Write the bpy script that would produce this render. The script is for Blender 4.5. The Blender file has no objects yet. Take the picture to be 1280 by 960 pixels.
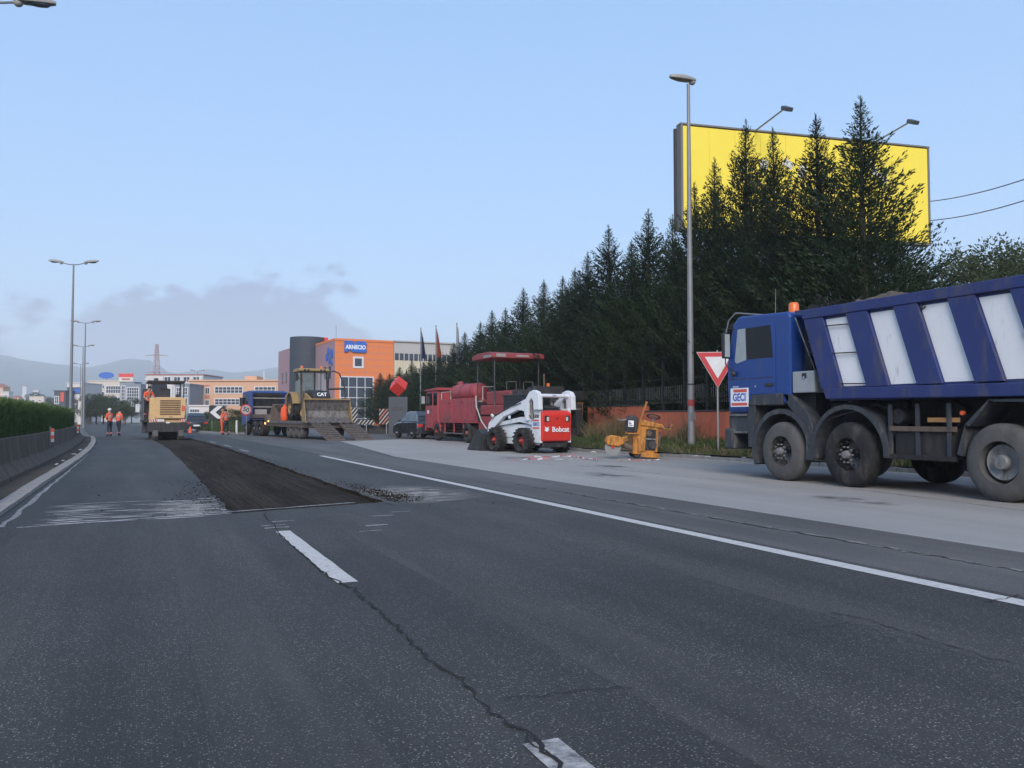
import bpy, bmesh, math, random
from mathutils import Vector, Matrix
import numpy as np
R = math.radians
rnd = random.Random(7)
sc = bpy.context.scene
col = sc.collection

# ------------------------------------------------------------------ camera, sky, sun, exposure
FPX, CAMH, HEAD, PITCH = 1035.0, 1.2, R(24.2), math.atan(42 / 1035.0)
cam_d = bpy.data.cameras.new('camera'); cam_d.sensor_width = 36; cam_d.lens = 36 * FPX / 1280
cam_d.clip_start = .05; cam_d.clip_end = 20000
cam = bpy.data.objects.new('camera', cam_d); col.objects.link(cam)
cam.location = (0, 0, CAMH); cam.rotation_euler = (R(90) + PITCH, 0, -HEAD)
sc.camera = cam

SUN_AZ, SUN_EL = R(206), R(31)
world = bpy.data.worlds.new('World'); sc.world = world; world.use_nodes = True
wn, wl = world.node_tree.nodes, world.node_tree.links
wn.clear()
wo = wn.new('ShaderNodeOutputWorld'); bg = wn.new('ShaderNodeBackground'); bg.inputs[1].default_value = .135
sky = wn.new('ShaderNodeTexSky'); sky.sky_type = 'NISHITA'; sky.sun_disc = False
sky.sun_elevation = SUN_EL; sky.sun_rotation = SUN_AZ; sky.air_density = 1.0; sky.dust_density = .6; sky.ozone_density = 4.0
tc = wn.new('ShaderNodeTexCoord')
def wnode(t, **k):
    n = wn.new(t)
    for a, b in k.items(): setattr(n, a, b)
    return n
def wmath(op, a, b=None, c=None):
    n = wnode('ShaderNodeMath', operation=op)
    for i, x in enumerate((a, b, c)):
        if x is None: continue
        if hasattr(x, 'links') or hasattr(x, 'is_output'): wl.new(x, n.inputs[i])
        else: n.inputs[i].default_value = x
    return n.outputs[0]
CLOUD_OFF = (14.8, 5.2, 0)
# a ragged bank of grey-mauve cloud lying low all round the horizon
sep = wnode('ShaderNodeSeparateXYZ'); wl.new(tc.outputs['Generated'], sep.inputs[0])
wmap = wnode('ShaderNodeMapping'); wmap.inputs['Location'].default_value = CLOUD_OFF; wmap.inputs['Rotation'].default_value = (0, 0, R(-11)); wmap.inputs['Scale'].default_value = (1, 1, 1.7); wl.new(tc.outputs['Generated'], wmap.inputs[0])
nz1 = wnode('ShaderNodeTexNoise'); nz1.inputs['Scale'].default_value = 2.6; nz1.inputs['Detail'].default_value = 2; wl.new(wmap.outputs[0], nz1.inputs[0])
nz2 = wnode('ShaderNodeTexNoise'); nz2.inputs['Scale'].default_value = 15; nz2.inputs['Detail'].default_value = 6; nz2.inputs['Roughness'].default_value = .55; wl.new(wmap.outputs[0], nz2.inputs[0])
top = wmath('ADD', wmath('MULTIPLY_ADD', nz1.outputs[0], .55, -.16), wmath('MULTIPLY_ADD', nz2.outputs[0], .30, -.15))
dlt = wmath('SUBTRACT', top, sep.outputs[2])
mr = wnode('ShaderNodeMapRange', interpolation_type='SMOOTHSTEP'); wl.new(dlt, mr.inputs[0])
mr.inputs[1].default_value = 0.0; mr.inputs[2].default_value = .04; mr.inputs[3].default_value = 0; mr.inputs[4].default_value = 1.0
hsv = wnode('ShaderNodeHueSaturation'); hsv.inputs['Saturation'].default_value = 1.85; hsv.inputs['Value'].default_value = 2.25
gam = wnode('ShaderNodeGamma'); gam.inputs[1].default_value = .30; wl.new(sky.outputs[0], gam.inputs[0]); wl.new(gam.outputs[0], hsv.inputs['Color'])
tint = wnode('ShaderNodeMixRGB', blend_type='MULTIPLY'); tint.inputs[2].default_value = (.64, .56, .60, 1)
bal = wnode('ShaderNodeMixRGB', blend_type='MULTIPLY'); bal.inputs[0].default_value = 1; bal.inputs[2].default_value = (.93, 1.0, 1.15, 1); wl.new(hsv.outputs[0], bal.inputs[1])
wl.new(mr.outputs[0], tint.inputs[0]); wl.new(bal.outputs[0], tint.inputs[1])
wl.new(tint.outputs[0], bg.inputs[0]); wl.new(bg.outputs[0], wo.inputs[0])

sun_d = bpy.data.lights.new('sun', 'SUN'); sun_d.energy = 2.0; sun_d.angle = R(30); sun_d.color = (1, .92, .85)
sun = bpy.data.objects.new('sun', sun_d); col.objects.link(sun)
sv = Vector((math.sin(SUN_AZ) * math.cos(SUN_EL), math.cos(SUN_AZ) * math.cos(SUN_EL), math.sin(SUN_EL)))
sun.rotation_euler = sv.to_track_quat('Z', 'Y').to_euler()
sc.view_settings.view_transform = 'Standard'; sc.view_settings.look = 'None'; sc.view_settings.gamma = 1
sc.view_settings.use_curve_mapping = False; sc.view_settings.exposure = 0.93
sc.render.engine = 'CYCLES'; sc.cycles.use_denoising = True
sc.cycles.max_bounces = 6; sc.cycles.transparent_max_bounces = 12; sc.cycles.volume_bounces = 2
sc.cycles.caustics_reflective = False; sc.cycles.caustics_refractive = False

# ------------------------------------------------------------------ pixel helpers (x right of the lane, y along the road)
def ray(px, py):
    a = (px - 640) / FPX; b = (480 - py) / FPX
    fw = math.cos(PITCH) - b * math.sin(PITCH); up = math.sin(PITCH) + b * math.cos(PITCH)
    return Vector((a * math.cos(HEAD) + fw * math.sin(HEAD), -a * math.sin(HEAD) + fw * math.cos(HEAD), up))
def onz(px, py, z=0):
    d = ray(px, py); t = (z - CAMH) / d.z; return Vector((d.x * t, d.y * t, z))
def onv(px, py, v):
    d = ray(px, py); t = v / d.x; return Vector((v, d.y * t, CAMH + d.z * t))
def dep(px, py, D):          # at distance D along the view axis (levelled)
    d = ray(px, py); f = d.x * math.sin(HEAD) + d.y * math.cos(HEAD); t = D / f
    return Vector((d.x * t, d.y * t, CAMH + d.z * t))
def bend(u):                 # the carriageway drifts left far ahead
    if u < 25: return 0.0
    if u < 70: return -(u - 25) ** 2 / 1400
    return -45 ** 2 / 1400 - (u - 70) * 90 / 1400

# ------------------------------------------------------------------ materials
MATS = {}
def M(name, c, rough=.6, metal=0., var=.15, scale=6., bump=0., bscale=40., dirt=None, coat=0., spec=.5, emit=None, wave=None):
    if name in MATS: return MATS[name]
    m = bpy.data.materials.new(name); m.use_nodes = True; MATS[name] = m
    n, l = m.node_tree.nodes, m.node_tree.links
    b = n['Principled BSDF']; b.inputs['Roughness'].default_value = rough; b.inputs['Metallic'].default_value = metal
    b.inputs['Specular IOR Level'].default_value = spec; b.inputs['Coat Weight'].default_value = coat
    t = n.new('ShaderNodeTexCoord'); nz = n.new('ShaderNodeTexNoise'); nz.inputs['Scale'].default_value = scale
    nz.inputs['Detail'].default_value = 5; nz.inputs['Roughness'].default_value = .6; l.new(t.outputs['Object'], nz.inputs[0])
    mx = n.new('ShaderNodeMixRGB'); l.new(nz.outputs[0], mx.inputs[0])
    mx.inputs[1].default_value = [max(0, x * (1 - var * 1.6)) for x in c] + [1]
    mx.inputs[2].default_value = [min(1, x * (1 + var * 1.6)) for x in c] + [1]
    out = mx.outputs[0]
    if dirt:
        dc, amt, ds = dirt
        n2 = n.new('ShaderNodeTexNoise'); n2.inputs['Scale'].default_value = ds; n2.inputs['Detail'].default_value = 7; n2.inputs['Roughness'].default_value = .68
        dm = n.new('ShaderNodeMapping'); dm.inputs['Scale'].default_value = (1.3, 1.3, .38); l.new(t.outputs['Object'], dm.inputs[0]); l.new(dm.outputs[0], n2.inputs[0])
        r = n.new('ShaderNodeMapRange'); r.inputs[1].default_value = .66 - amt * .5; r.inputs[2].default_value = .86 - amt * .4
        l.new(n2.outputs[0], r.inputs[0])
        m2 = n.new('ShaderNodeMixRGB'); l.new(r.outputs[0], m2.inputs[0]); l.new(out, m2.inputs[1]); m2.inputs[2].default_value = list(dc) + [1]
        out = m2.outputs[0]
        ra = n.new('ShaderNodeMapRange'); ra.inputs[3].default_value = rough; ra.inputs[4].default_value = .9
        l.new(r.outputs[0], ra.inputs[0]); l.new(ra.outputs[0], b.inputs['Roughness'])
    l.new(out, b.inputs['Base Color'])
    if emit: b.inputs['Emission Color'].default_value = list(emit[0]) + [1]; b.inputs['Emission Strength'].default_value = emit[1]
    if bump:
        n3 = n.new('ShaderNodeTexNoise'); n3.inputs['Scale'].default_value = bscale; n3.inputs['Detail'].default_value = 4
        l.new(t.outputs['Object'], n3.inputs[0])
        bp = n.new('ShaderNodeBump'); bp.inputs['Strength'].default_value = bump; bp.inputs['Distance'].default_value = .02
        l.new(n3.outputs[0], bp.inputs['Height']); l.new(bp.outputs[0], b.inputs['Normal'])
    return m

def asphalt(name, lo, hi, speck, sp_amt, big=.25, bump=.35, tint=None, streak=0., spec=.35):
    m = bpy.data.materials.new(name); m.use_nodes = True; MATS[name] = m
    n, l = m.node_tree.nodes, m.node_tree.links; b = n['Principled BSDF']
    b.inputs['Roughness'].default_value = .72 if spec > .2 else .95; b.inputs['Specular IOR Level'].default_value = spec
    t = n.new('ShaderNodeTexCoord')
    def noise(s, d=4, r=.6, vec=None):
        k = n.new('ShaderNodeTexNoise'); k.inputs['Scale'].default_value = s; k.inputs['Detail'].default_value = d; k.inputs['Roughness'].default_value = r
        l.new(vec or t.outputs['Object'], k.inputs[0]); return k.outputs[0]
    mp = n.new('ShaderNodeMapping'); mp.inputs['Scale'].default_value = (1.3, .10, 1); l.new(t.outputs['Object'], mp.inputs[0])
    fine = noise(95, 3, .7); lanes = noise(1.0, 4, .55, mp.outputs[0]); patch = noise(.33, 5, .6)
    def mapr(x, a, bb, c, d):
        k = n.new('ShaderNodeMapRange'); l.new(x, k.inputs[0])
        for i, q in enumerate((a, bb, c, d)): k.inputs[i + 1].default_value = q
        return k.outputs[0]
    def mul(a, bb):
        k = n.new('ShaderNodeMath'); k.operation = 'MULTIPLY'; l.new(a, k.inputs[0]); l.new(bb, k.inputs[1]); return k.outputs[0]
    mx = n.new('ShaderNodeMixRGB'); mx.inputs[1].default_value = list(lo) + [1]; mx.inputs[2].default_value = list(hi) + [1]
    l.new(mapr(fine, .3, .7, 0, 1), mx.inputs[0])
    v = n.new('ShaderNodeTexVoronoi'); v.inputs['Scale'].default_value = 100; l.new(t.outputs['Object'], v.inputs[0])
    sp = n.new('ShaderNodeSeparateColor'); l.new(v.outputs['Color'], sp.inputs[0])
    cell = mapr(sp.outputs[0], 1 - sp_amt, 1, 0, .95); core = mapr(v.outputs['Distance'], .28, .48, 1, 0)
    m2 = n.new('ShaderNodeMixRGB'); l.new(mul(cell, core), m2.inputs[0]); l.new(mx.outputs[0], m2.inputs[1]); m2.inputs[2].default_value = list(speck) + [1]
    g = mul(mapr(lanes, .3, .7, 1 - big, 1 + big), mapr(patch, .3, .7, 1 - big * .6, 1 + big * .6))
    m3 = n.new('ShaderNodeMixRGB'); m3.blend_type = 'MULTIPLY'; m3.inputs[0].default_value = 1; l.new(m2.outputs[0], m3.inputs[1]); l.new(g, m3.inputs[2])
    out = m3.outputs[0]
    if streak:
        mg = n.new('ShaderNodeMapping'); mg.inputs['Scale'].default_value = (34, .35, 1); l.new(t.outputs['Object'], mg.inputs[0])
        gr = noise(1.0, 3, .6, mg.outputs[0]); m4 = n.new('ShaderNodeMixRGB'); m4.blend_type = 'MULTIPLY'; m4.inputs[0].default_value = 1
        l.new(out, m4.inputs[1]); l.new(mapr(gr, .3, .7, 1 - streak, 1 + streak), m4.inputs[2]); out = m4.outputs[0]
    l.new(out, b.inputs['Base Color'])
    bp = n.new('ShaderNodeBump'); bp.inputs['Strength'].default_value = bump; bp.inputs['Distance'].default_value = .01
    l.new(mul(fine, mapr(v.outputs['Distance'], 0, .5, 1, .4)), bp.inputs['Height']); l.new(bp.outputs[0], b.inputs['Normal'])
    return m

def dust_mat(name, c, lo, hi, scale, stretch=(1, 1, 1), edge=None, rough=.95):
    """pale dust lying unevenly: patchy cover that lets the road show between"""
    m = bpy.data.materials.new(name); m.use_nodes = True; MATS[name] = m
    n, l = m.node_tree.nodes, m.node_tree.links; b = n['Principled BSDF']; b.inputs['Roughness'].default_value = rough
    b.inputs['Base Color'].default_value = list(c) + [1]
    t = n.new('ShaderNodeTexCoord'); mp = n.new('ShaderNodeMapping'); mp.inputs['Scale'].default_value = stretch; l.new(t.outputs['Object'], mp.inputs[0])
    nz = n.new('ShaderNodeTexNoise'); nz.inputs['Scale'].default_value = scale; nz.inputs['Detail'].default_value = 6; nz.inputs['Roughness'].default_value = .65; l.new(mp.outputs[0], nz.inputs[0])
    r = n.new('ShaderNodeMapRange'); r.inputs[1].default_value = lo; r.inputs[2].default_value = hi; l.new(nz.outputs[0], r.inputs[0])
    f = r.outputs[0]
    if edge:                    # fade towards the rim of the patch, generated coordinates
        gv = n.new('ShaderNodeVectorMath'); gv.operation = 'SUBTRACT'; l.new(t.outputs['Generated'], gv.inputs[0]); gv.inputs[1].default_value = (.5, .5, 0)
        gm = n.new('ShaderNodeVectorMath'); gm.operation = 'MULTIPLY'; l.new(gv.outputs[0], gm.inputs[0]); gm.inputs[1].default_value = (1, 1, 0)
        gl = n.new('ShaderNodeVectorMath'); gl.operation = 'LENGTH'; l.new(gm.outputs[0], gl.inputs[0])
        r2 = n.new('ShaderNodeMapRange'); r2.inputs[1].default_value = edge[0]; r2.inputs[2].default_value = edge[1]; r2.inputs[3].default_value = 1; r2.inputs[4].default_value = 0
        l.new(gl.outputs['Value'], r2.inputs[0])
        k = n.new('ShaderNodeMath'); k.operation = 'MULTIPLY'; l.new(f, k.inputs[0]); l.new(r2.outputs[0], k.inputs[1]); f = k.outputs[0]
    l.new(f, b.inputs['Alpha'])
    return m

def leaf_mat(name, a, b_, var=8., trans=.25):
    m = bpy.data.materials.new(name); m.use_nodes = True; MATS[name] = m
    n, l = m.node_tree.nodes, m.node_tree.links; b = n['Principled BSDF']; b.inputs['Roughness'].default_value = .6
    b.inputs['Specular IOR Level'].default_value = .25
    t = n.new('ShaderNodeTexCoord'); nz = n.new('ShaderNodeTexNoise'); nz.inputs['Scale'].default_value = var; nz.inputs['Detail'].default_value = 3
    l.new(t.outputs['Object'], nz.inputs[0])
    oi = n.new('ShaderNodeObjectInfo')
    ad = n.new('ShaderNodeMath'); ad.operation = 'MULTIPLY_ADD'; l.new(oi.outputs['Random'], ad.inputs[0]); ad.inputs[1].default_value = .35; l.new(nz.outputs[0], ad.inputs[2])
    r = n.new('ShaderNodeMapRange'); r.inputs[1].default_value = .4; r.inputs[2].default_value = .95; l.new(ad.outputs[0], r.inputs[0])
    mx = n.new('ShaderNodeMixRGB'); l.new(r.outputs[0], mx.inputs[0]); mx.inputs[1].default_value = list(a) + [1]; mx.inputs[2].default_value = list(b_) + [1]
    l.new(mx.outputs[0], b.inputs['Base Color'])
    tr = n.new('ShaderNodeBsdfTranslucent'); l.new(mx.outputs[0], tr.inputs[0]); ms = n.new('ShaderNodeMixShader'); ms.inputs[0].default_value = trans
    l.new(b.outputs[0], ms.inputs[1]); l.new(tr.outputs[0], ms.inputs[2]); l.new(ms.outputs[0], n['Material Output'].inputs[0])
    return m

DUST = (.16, .14, .12)
asphalt('asphalt', (.008, .0075, .0068), (.070, .065, .059), (.30, .28, .255), .30, .36, .5)
asphalt('asphalt_old', (.058, .054, .050), (.122, .115, .106), (.30, .28, .26), .10, .25)
asphalt('concrete_yard', (.215, .205, .188), (.37, .352, .325), (.5, .48, .45), .14, .10)
asphalt('milled', (.012, .0098, .0078), (.054, .045, .037), (.13, .115, .10), .14, .3, 1.0, None, .6, .04)
asphalt('soil', (.06, .048, .036), (.15, .12, .095), (.28, .25, .21), .08, .3, .8, None, 0., .1)
M('ground_far', (.11, .115, .085), .95, var=.3, scale=.05)
M('road_paint', (.50, .48, .455), .75, var=.10, scale=5, dirt=((.17, .17, .175), .28, 14), bump=.2, bscale=120)
M('road_paint_worn', (.46, .44, .415), .8, var=.12, scale=5, dirt=((.12, .12, .125), .62, 9), bump=.2, bscale=120)
M('crack_dark', (.012, .012, .013), .95)
M('kerb_white', (.40, .35, .30), .85, var=.2, scale=4, dirt=((.2, .18, .16), .35, 5), bump=.3)
M('kerb_grey', (.26, .255, .245), .9, var=.2, scale=5, dirt=((.12, .11, .09), .4, 5), bump=.3)
M('barrier_concrete', (.150, .108, .076), .9, var=.3, scale=2.2, dirt=((.07, .052, .038), .5, 1.2), bump=.4, bscale=25)
M('joint_grit', (.26, .245, .225), .95, var=.3, scale=20, dirt=((.08, .075, .07), .6, 12))
M('concrete_light', (.33, .32, .30), .9, var=.2, scale=3, bump=.3)
M('galvanised', (.22, .225, .23), .55, .35, var=.12, scale=3)
M('lamp_grey', (.30, .295, .275), .55, .1, var=.1)
M('lamp_glass', (.10, .12, .15), .25)
M('black_plastic', (.022, .023, .026), .55, var=.2, dirt=(DUST, .22, 6))
M('dark_grey_plastic', (.034, .039, .047), .65, var=.18, dirt=(DUST, .25, 5))
M('rubber', (.022, .022, .023), .9, var=.3, scale=9, dirt=((.09, .082, .075), .38, 4), bump=.3, spec=.25)
M('rubber_dusty', (.088, .085, .082), .9, var=.22, scale=6, dirt=((.06, .058, .056), .45, 4), bump=.3)
M('chassis', (.020, .020, .022), .75, var=.3, dirt=((.06, .054, .048), .35, 5), spec=.3)
M('rusty_steel', (.12, .085, .065), .85, var=.35, scale=5, dirt=((.05, .045, .045), .4, 6), bump=.2)
M('bare_steel', (.20, .195, .19), .55, .5, var=.3, scale=6, dirt=((.09, .07, .055), .45, 5))
M('chrome', (.6, .6, .62), .25, 1.)
M('truck_blue', (.007, .044, .21), .4, var=.10, scale=2, dirt=((.07, .075, .095), .16, 2.6), coat=.15)
M('body_blue', (.017, .030, .135), .5, var=.2, scale=2, dirt=((.085, .08, .085), .30, 3.0))
M('body_white', (.74, .75, .76), .55, var=.05, scale=2, dirt=((.32, .31, .30), .16, 5))
M('wheel_grey', (.22, .22, .22), .6, .3, var=.25, scale=8, dirt=((.08, .07, .065), .4, 7))
M('glass_dark', (.008, .010, .012), .08, spec=.25)
M('glass_sky', (.03, .04, .05), .06, spec=.6)
def glass_clear(name, tint, keep):
    m = bpy.data.materials.new(name); m.use_nodes = True; MATS[name] = m; n, l = m.node_tree.nodes, m.node_tree.links
    b = n['Principled BSDF']; b.inputs['Base Color'].default_value = list(tint) + [1]; b.inputs['Roughness'].default_value = .05
    nz = n.new('ShaderNodeTexNoise'); nz.inputs['Scale'].default_value = 3; r = n.new('ShaderNodeMapRange'); r.inputs[3].default_value = keep * .7; r.inputs[4].default_value = keep * 1.3
    l.new(nz.outputs[0], r.inputs[0]); l.new(r.outputs[0], b.inputs['Alpha'])
glass_clear('glass_clear', (.30, .36, .36), .34)
M('mirror_grey', (.30, .34, .36), .3)
M('toolbox_grey', (.33, .35, .36), .5, .2, var=.1)
M('beacon_orange', (.75, .16, .03), .3)
M('sticker_white', (.74, .76, .80), .5, var=.03)
M('sticker_red', (.62, .085, .05), .5, var=.08)
M('sticker_blue', (.02, .07, .38), .5, var=.05)
M('load_dirt', (.085, .068, .054), .95, var=.35, scale=6, bump=.8, bscale=12)
M('loader_white', (.66, .69, .72), .45, var=.05, dirt=((.28, .26, .24), .2, 5))
M('loader_red', (.58, .035, .025), .4, var=.08, dirt=((.24, .08, .06), .15, 6))
M('rim_red', (.40, .05, .04), .6, var=.2, dirt=(DUST, .3, 8))
M('old_red', (.36, .048, .058), .6, var=.25, scale=4, dirt=((.13, .075, .07), .4, 3))
M('paver_red', (.26, .032, .034), .55, var=.2, scale=4, dirt=((.12, .09, .08), .3, 5))
M('saw_yellow', (.52, .20, .018), .5, var=.2, dirt=((.10, .055, .025), .5, 8))
M('cat_yellow', (.30, .195, .075), .5, var=.12, dirt=((.2, .15, .1), .3, 5))
M('mill_yellow', (.60, .40, .19), .5, var=.08, dirt=((.25, .19, .13), .22, 5))
M('mill_slot', (.17, .10, .05), .7)
M('canvas_grey', (.30, .27, .26), .8)
M('car_paint', (.022, .024, .030), .22, coat=.6, var=.05)
M('alloy', (.42, .43, .45), .35, .8)
M('tractor_blue', (.022, .055, .20), .45, var=.12, dirt=((.12, .11, .11), .25, 4))
M('lamp_red', (.55, .03, .02), .3)
M('lamp_orange_lit', (.9, .3, .06), .3, emit=((1, .35, .08), 3.0))
M('lamp_clear', (.55, .56, .5), .2)
M('hivis_orange', (.78, .105, .035), .8, var=.08)
M('hivis_band', (.45, .42, .36), .5)
M('trousers_dark', (.018, .022, .035), .85, var=.2)
M('trousers_orange', (.70, .10, .04), .85, var=.1)
M('skin', (.42, .24, .17), .6, var=.05)
M('hair_dark', (.02, .016, .013), .8)
M('cap_white', (.65, .65, .65), .7)
M('boot', (.04, .03, .028), .8)
M('boot_band', (.75, .22, .20), .6)
M('wall_orange', (.44, .115, .058), .9, var=.14, scale=2.5, dirt=((.24, .085, .055), .35, 2.5), bump=.25)
M('wall_cap', (.05, .05, .052), .8)
M('fence_dark', (.010, .011, .012), .7, var=.2)
M('picket_grey', (.11, .112, .11), .7, var=.2)
M('wood_post', (.34, .18, .07), .8, var=.25, scale=6)
M('bark', (.06, .045, .035), .95, var=.3, bump=.6)
M('billboard_yellow', (.88, .70, .07), .7, var=.03, scale=.6)
M('billboard_print', (.62, .60, .50), .7)
M('billboard_back', (.055, .05, .055), .8, var=.3)
M('billboard_frame', (.16, .155, .15), .7)
M('sign_white', (.60, .60, .60), .45)
M('sign_red', (.46, .022, .03), .45)
M('sign_black', (.015, .015, .017), .6)
M('sign_pole', (.25, .255, .26), .55, .4)
M('flag_navy', (.025, .03, .075), .8)
M('flag_orange', (.26, .06, .035), .8)
M('flag_grey', (.34, .35, .38), .8)
M('cable', (.10, .10, .11), .7)
M('reflector_orange', (.85, .13, .04), .4)
M('tape_red', (.42, .10, .10), .5)
M('tape_white', (.52, .50, .50), .5)
M('stone', (.38, .36, .33), .9, var=.2)
M('litter', (.62, .62, .60), .7)
M('clad_orange', (.70, .20, .055), .65, var=.05, scale=.6)
M('clad_mauve', (.36, .215, .235), .7, var=.06, scale=.6)
M('tower_dark', (.035, .045, .06), .7, var=.1, scale=.5)
M('window_dark', (.035, .045, .062), .12, spec=.6)
M('frame_white', (.62, .62, .63), .6)
M('logo_blue', (.03, .12, .46), .5)
M('hall_cream', (.60, .54, .40), .8, var=.06, scale=.5)
M('hall_grey', (.42, .40, .375), .8, var=.06, scale=.5)
M('cube_red', (.66, .045, .035), .5)
M('sign_grey', (.055, .064, .08), .6)
M('salmon_wall', (.60, .36, .23), .85, var=.06, scale=.4)
M('salmon_trim', (.50, .16, .12), .85)
M('white_wall', (.60, .56, .54), .85, var=.06, scale=.4)
M('cream_wall', (.58, .50, .42), .85, var=.06, scale=.4)
M('grey_wall', (.25, .28, .32), .8, var=.08, scale=.4)
M('dark_wall', (.07, .08, .09), .8, var=.1, scale=.4)
M('roof_red', (.36, .12, .08), .85, var=.15, scale=.5)
M('hill_green', (.075, .095, .075), .95, var=.35, scale=.006)
M('pylon_pink', (.42, .30, .29), .7)
leaf_mat('cypress_leaf', (.006, .014, .006), (.030, .054, .020), 2.6, .2)
leaf_mat('hedge_leaf', (.10, .15, .05), (.19, .27, .095), 5.0, .4)
leaf_mat('broad_leaf', (.028, .045, .016), (.075, .095, .034), 1.2, .25)
leaf_mat('far_leaf', (.025, .036, .022), (.055, .07, .042), 1.2, .2)
leaf_mat('grass_leaf', (.030, .056, .016), (.085, .115, .036), 1.5, .25)
leaf_mat('dry_grass_leaf', (.15, .125, .065), (.25, .205, .11), 1.5, .2)
M('hedge_core', (.11, .16, .06), .95)

# ------------------------------------------------------------------ mesh helpers
class MB:
    def __init__(s): s.v = []; s.f = []; s.m = []; s.cur = 0
    def add(s, vs, fs):
        o = len(s.v); s.v += [tuple(p) for p in vs]
        for f in fs: s.f.append(tuple(i + o for i in f)); s.m.append(s.cur)
        return s
    def box(s, x0, x1, y0, y1, z0, z1):
        return s.add([(x0, y0, z0), (x1, y0, z0), (x1, y1, z0), (x0, y1, z0), (x0, y0, z1), (x1, y0, z1), (x1, y1, z1), (x0, y1, z1)],
                     [(3, 2, 1, 0), (4, 5, 6, 7), (0, 1, 5, 4), (1, 2, 6, 5), (2, 3, 7, 6), (3, 0, 4, 7)])
    def prism(s, poly, axis, a, b):
        n = len(poly)
        def P(p, t):
            return (t, p[0], p[1]) if axis == 'x' else ((p[0], t, p[1]) if axis == 'y' else (p[0], p[1], t))
        area = sum(poly[i][0] * poly[(i + 1) % n][1] - poly[(i + 1) % n][0] * poly[i][1] for i in range(n))
        if (area > 0) == (axis == 'y'): poly = poly[::-1]
        return s.add([P(p, a) for p in poly] + [P(p, b) for p in poly],
                     [tuple(range(n))[::-1], tuple(range(n, 2 * n))] + [(i, (i + 1) % n, n + (i + 1) % n, n + i) for i in range(n)])
    def cyl(s, p0, p1, r0, r1=None, n=12, caps=True):
        r1 = r0 if r1 is None else r1; p0, p1 = Vector(p0), Vector(p1); d = (p1 - p0)
        if d.length < 1e-6: return s
        q = d.to_track_quat('Z', 'Y'); X = q @ Vector((1, 0, 0)); Y = q @ Vector((0, 1, 0))
        vs = [p0 + (X * math.cos(t) + Y * math.sin(t)) * r0 for t in [2 * math.pi * i / n for i in range(n)]]
        vs += [p1 + (X * math.cos(t) + Y * math.sin(t)) * r1 for t in [2 * math.pi * i / n for i in range(n)]]
        fs = [(i, (i + 1) % n, n + (i + 1) % n, n + i) for i in range(n)]
        if caps: fs += [tuple(range(n))[::-1], tuple(range(n, 2 * n))]
        return s.add(vs, fs)
    def tube(s, pts, r, n=8):
        pts = [Vector(p) for p in pts]; vs = []; fs = []
        for k, p in enumerate(pts):
            d = (pts[min(k + 1, len(pts) - 1)] - pts[max(k - 1, 0)]).normalized()
            q = d.to_track_quat('Z', 'Y'); X = q @ Vector((1, 0, 0)); Y = q @ Vector((0, 1, 0))
            rr = r[k] if isinstance(r, (list, tuple)) else r
            vs += [p + (X * math.cos(2 * math.pi * i / n) + Y * math.sin(2 * math.pi * i / n)) * rr for i in range(n)]
        for k in range(len(pts) - 1):
            fs += [(k * n + i, k * n + (i + 1) % n, (k + 1) * n + (i + 1) % n, (k + 1) * n + i) for i in range(n)]
        fs += [tuple(range(n))[::-1], tuple(range((len(pts) - 1) * n, len(pts) * n))]
        return s.add(vs, fs)
    def lathe(s, prof, n=32, axis='x', c=(0, 0, 0)):
        vs = []; fs = []; m = len(prof)
        for i in range(n):
            t = 2 * math.pi * i / n; a, b = math.cos(t), math.sin(t)
            for r, h in prof:
                p = (h, r * a, r * b) if axis == 'x' else ((r * a, r * b, h) if axis == 'z' else (r * a, h, r * b))
                vs.append((p[0] + c[0], p[1] + c[1], p[2] + c[2]))
        for i in range(n):
            for j in range(m - 1):
                fs.append((i * m + j, ((i + 1) % n) * m + j, ((i + 1) % n) * m + j + 1, i * m + j + 1))
        return s.add(vs, fs)
    def ball(s, c, rx, ry=None, rz=None, n=12, m=8):
        ry = rx if ry is None else ry; rz = rx if rz is None else rz; vs = []; fs = []
        for j in range(m + 1):
            t = math.pi * j / m
            for i in range(n):
                a = 2 * math.pi * i / n
                vs.append((c[0] + rx * math.sin(t) * math.cos(a), c[1] + ry * math.sin(t) * math.sin(a), c[2] + rz * math.cos(t)))
        for j in range(m):
            for i in range(n): fs.append((j * n + i, (j + 1) * n + i, (j + 1) * n + (i + 1) % n, j * n + (i + 1) % n))
        return s.add(vs, fs)
    def obox(s, c, size, rot):           # oriented box
        e = Matrix.Rotation(rot[2], 3, 'Z') @ Matrix.Rotation(rot[1], 3, 'Y') @ Matrix.Rotation(rot[0], 3, 'X')
        t = MB().box(-size[0] / 2, size[0] / 2, -size[1] / 2, size[1] / 2, -size[2] / 2, size[2] / 2)
        return s.add([Vector(c) + e @ Vector(p) for p in t.v], t.f)
    def ring(s, cy, cz, r0, r1, a0, a1, x0, x1, n=14):     # arch in the y-z plane
        o = []; i_ = []
        for k in range(n + 1):
            t = R(a0 + (a1 - a0) * k / n); o.append((cy + r1 * math.cos(t), cz + r1 * math.sin(t))); i_.append((cy + r0 * math.cos(t), cz + r0 * math.sin(t)))
        for k in range(n): s.prism([o[k], o[k + 1], i_[k + 1], i_[k]], 'x', x0, x1)
        return s
    def mesh(s, name, mats):
        me = bpy.data.meshes.new(name); me.from_pydata(s.v, [], s.f)
        for m in (mats if isinstance(mats, (list, tuple)) else [mats]): me.materials.append(MATS[m])
        if any(s.m): me.polygons.foreach_set('material_index', s.m)
        me.update(); return me
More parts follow.
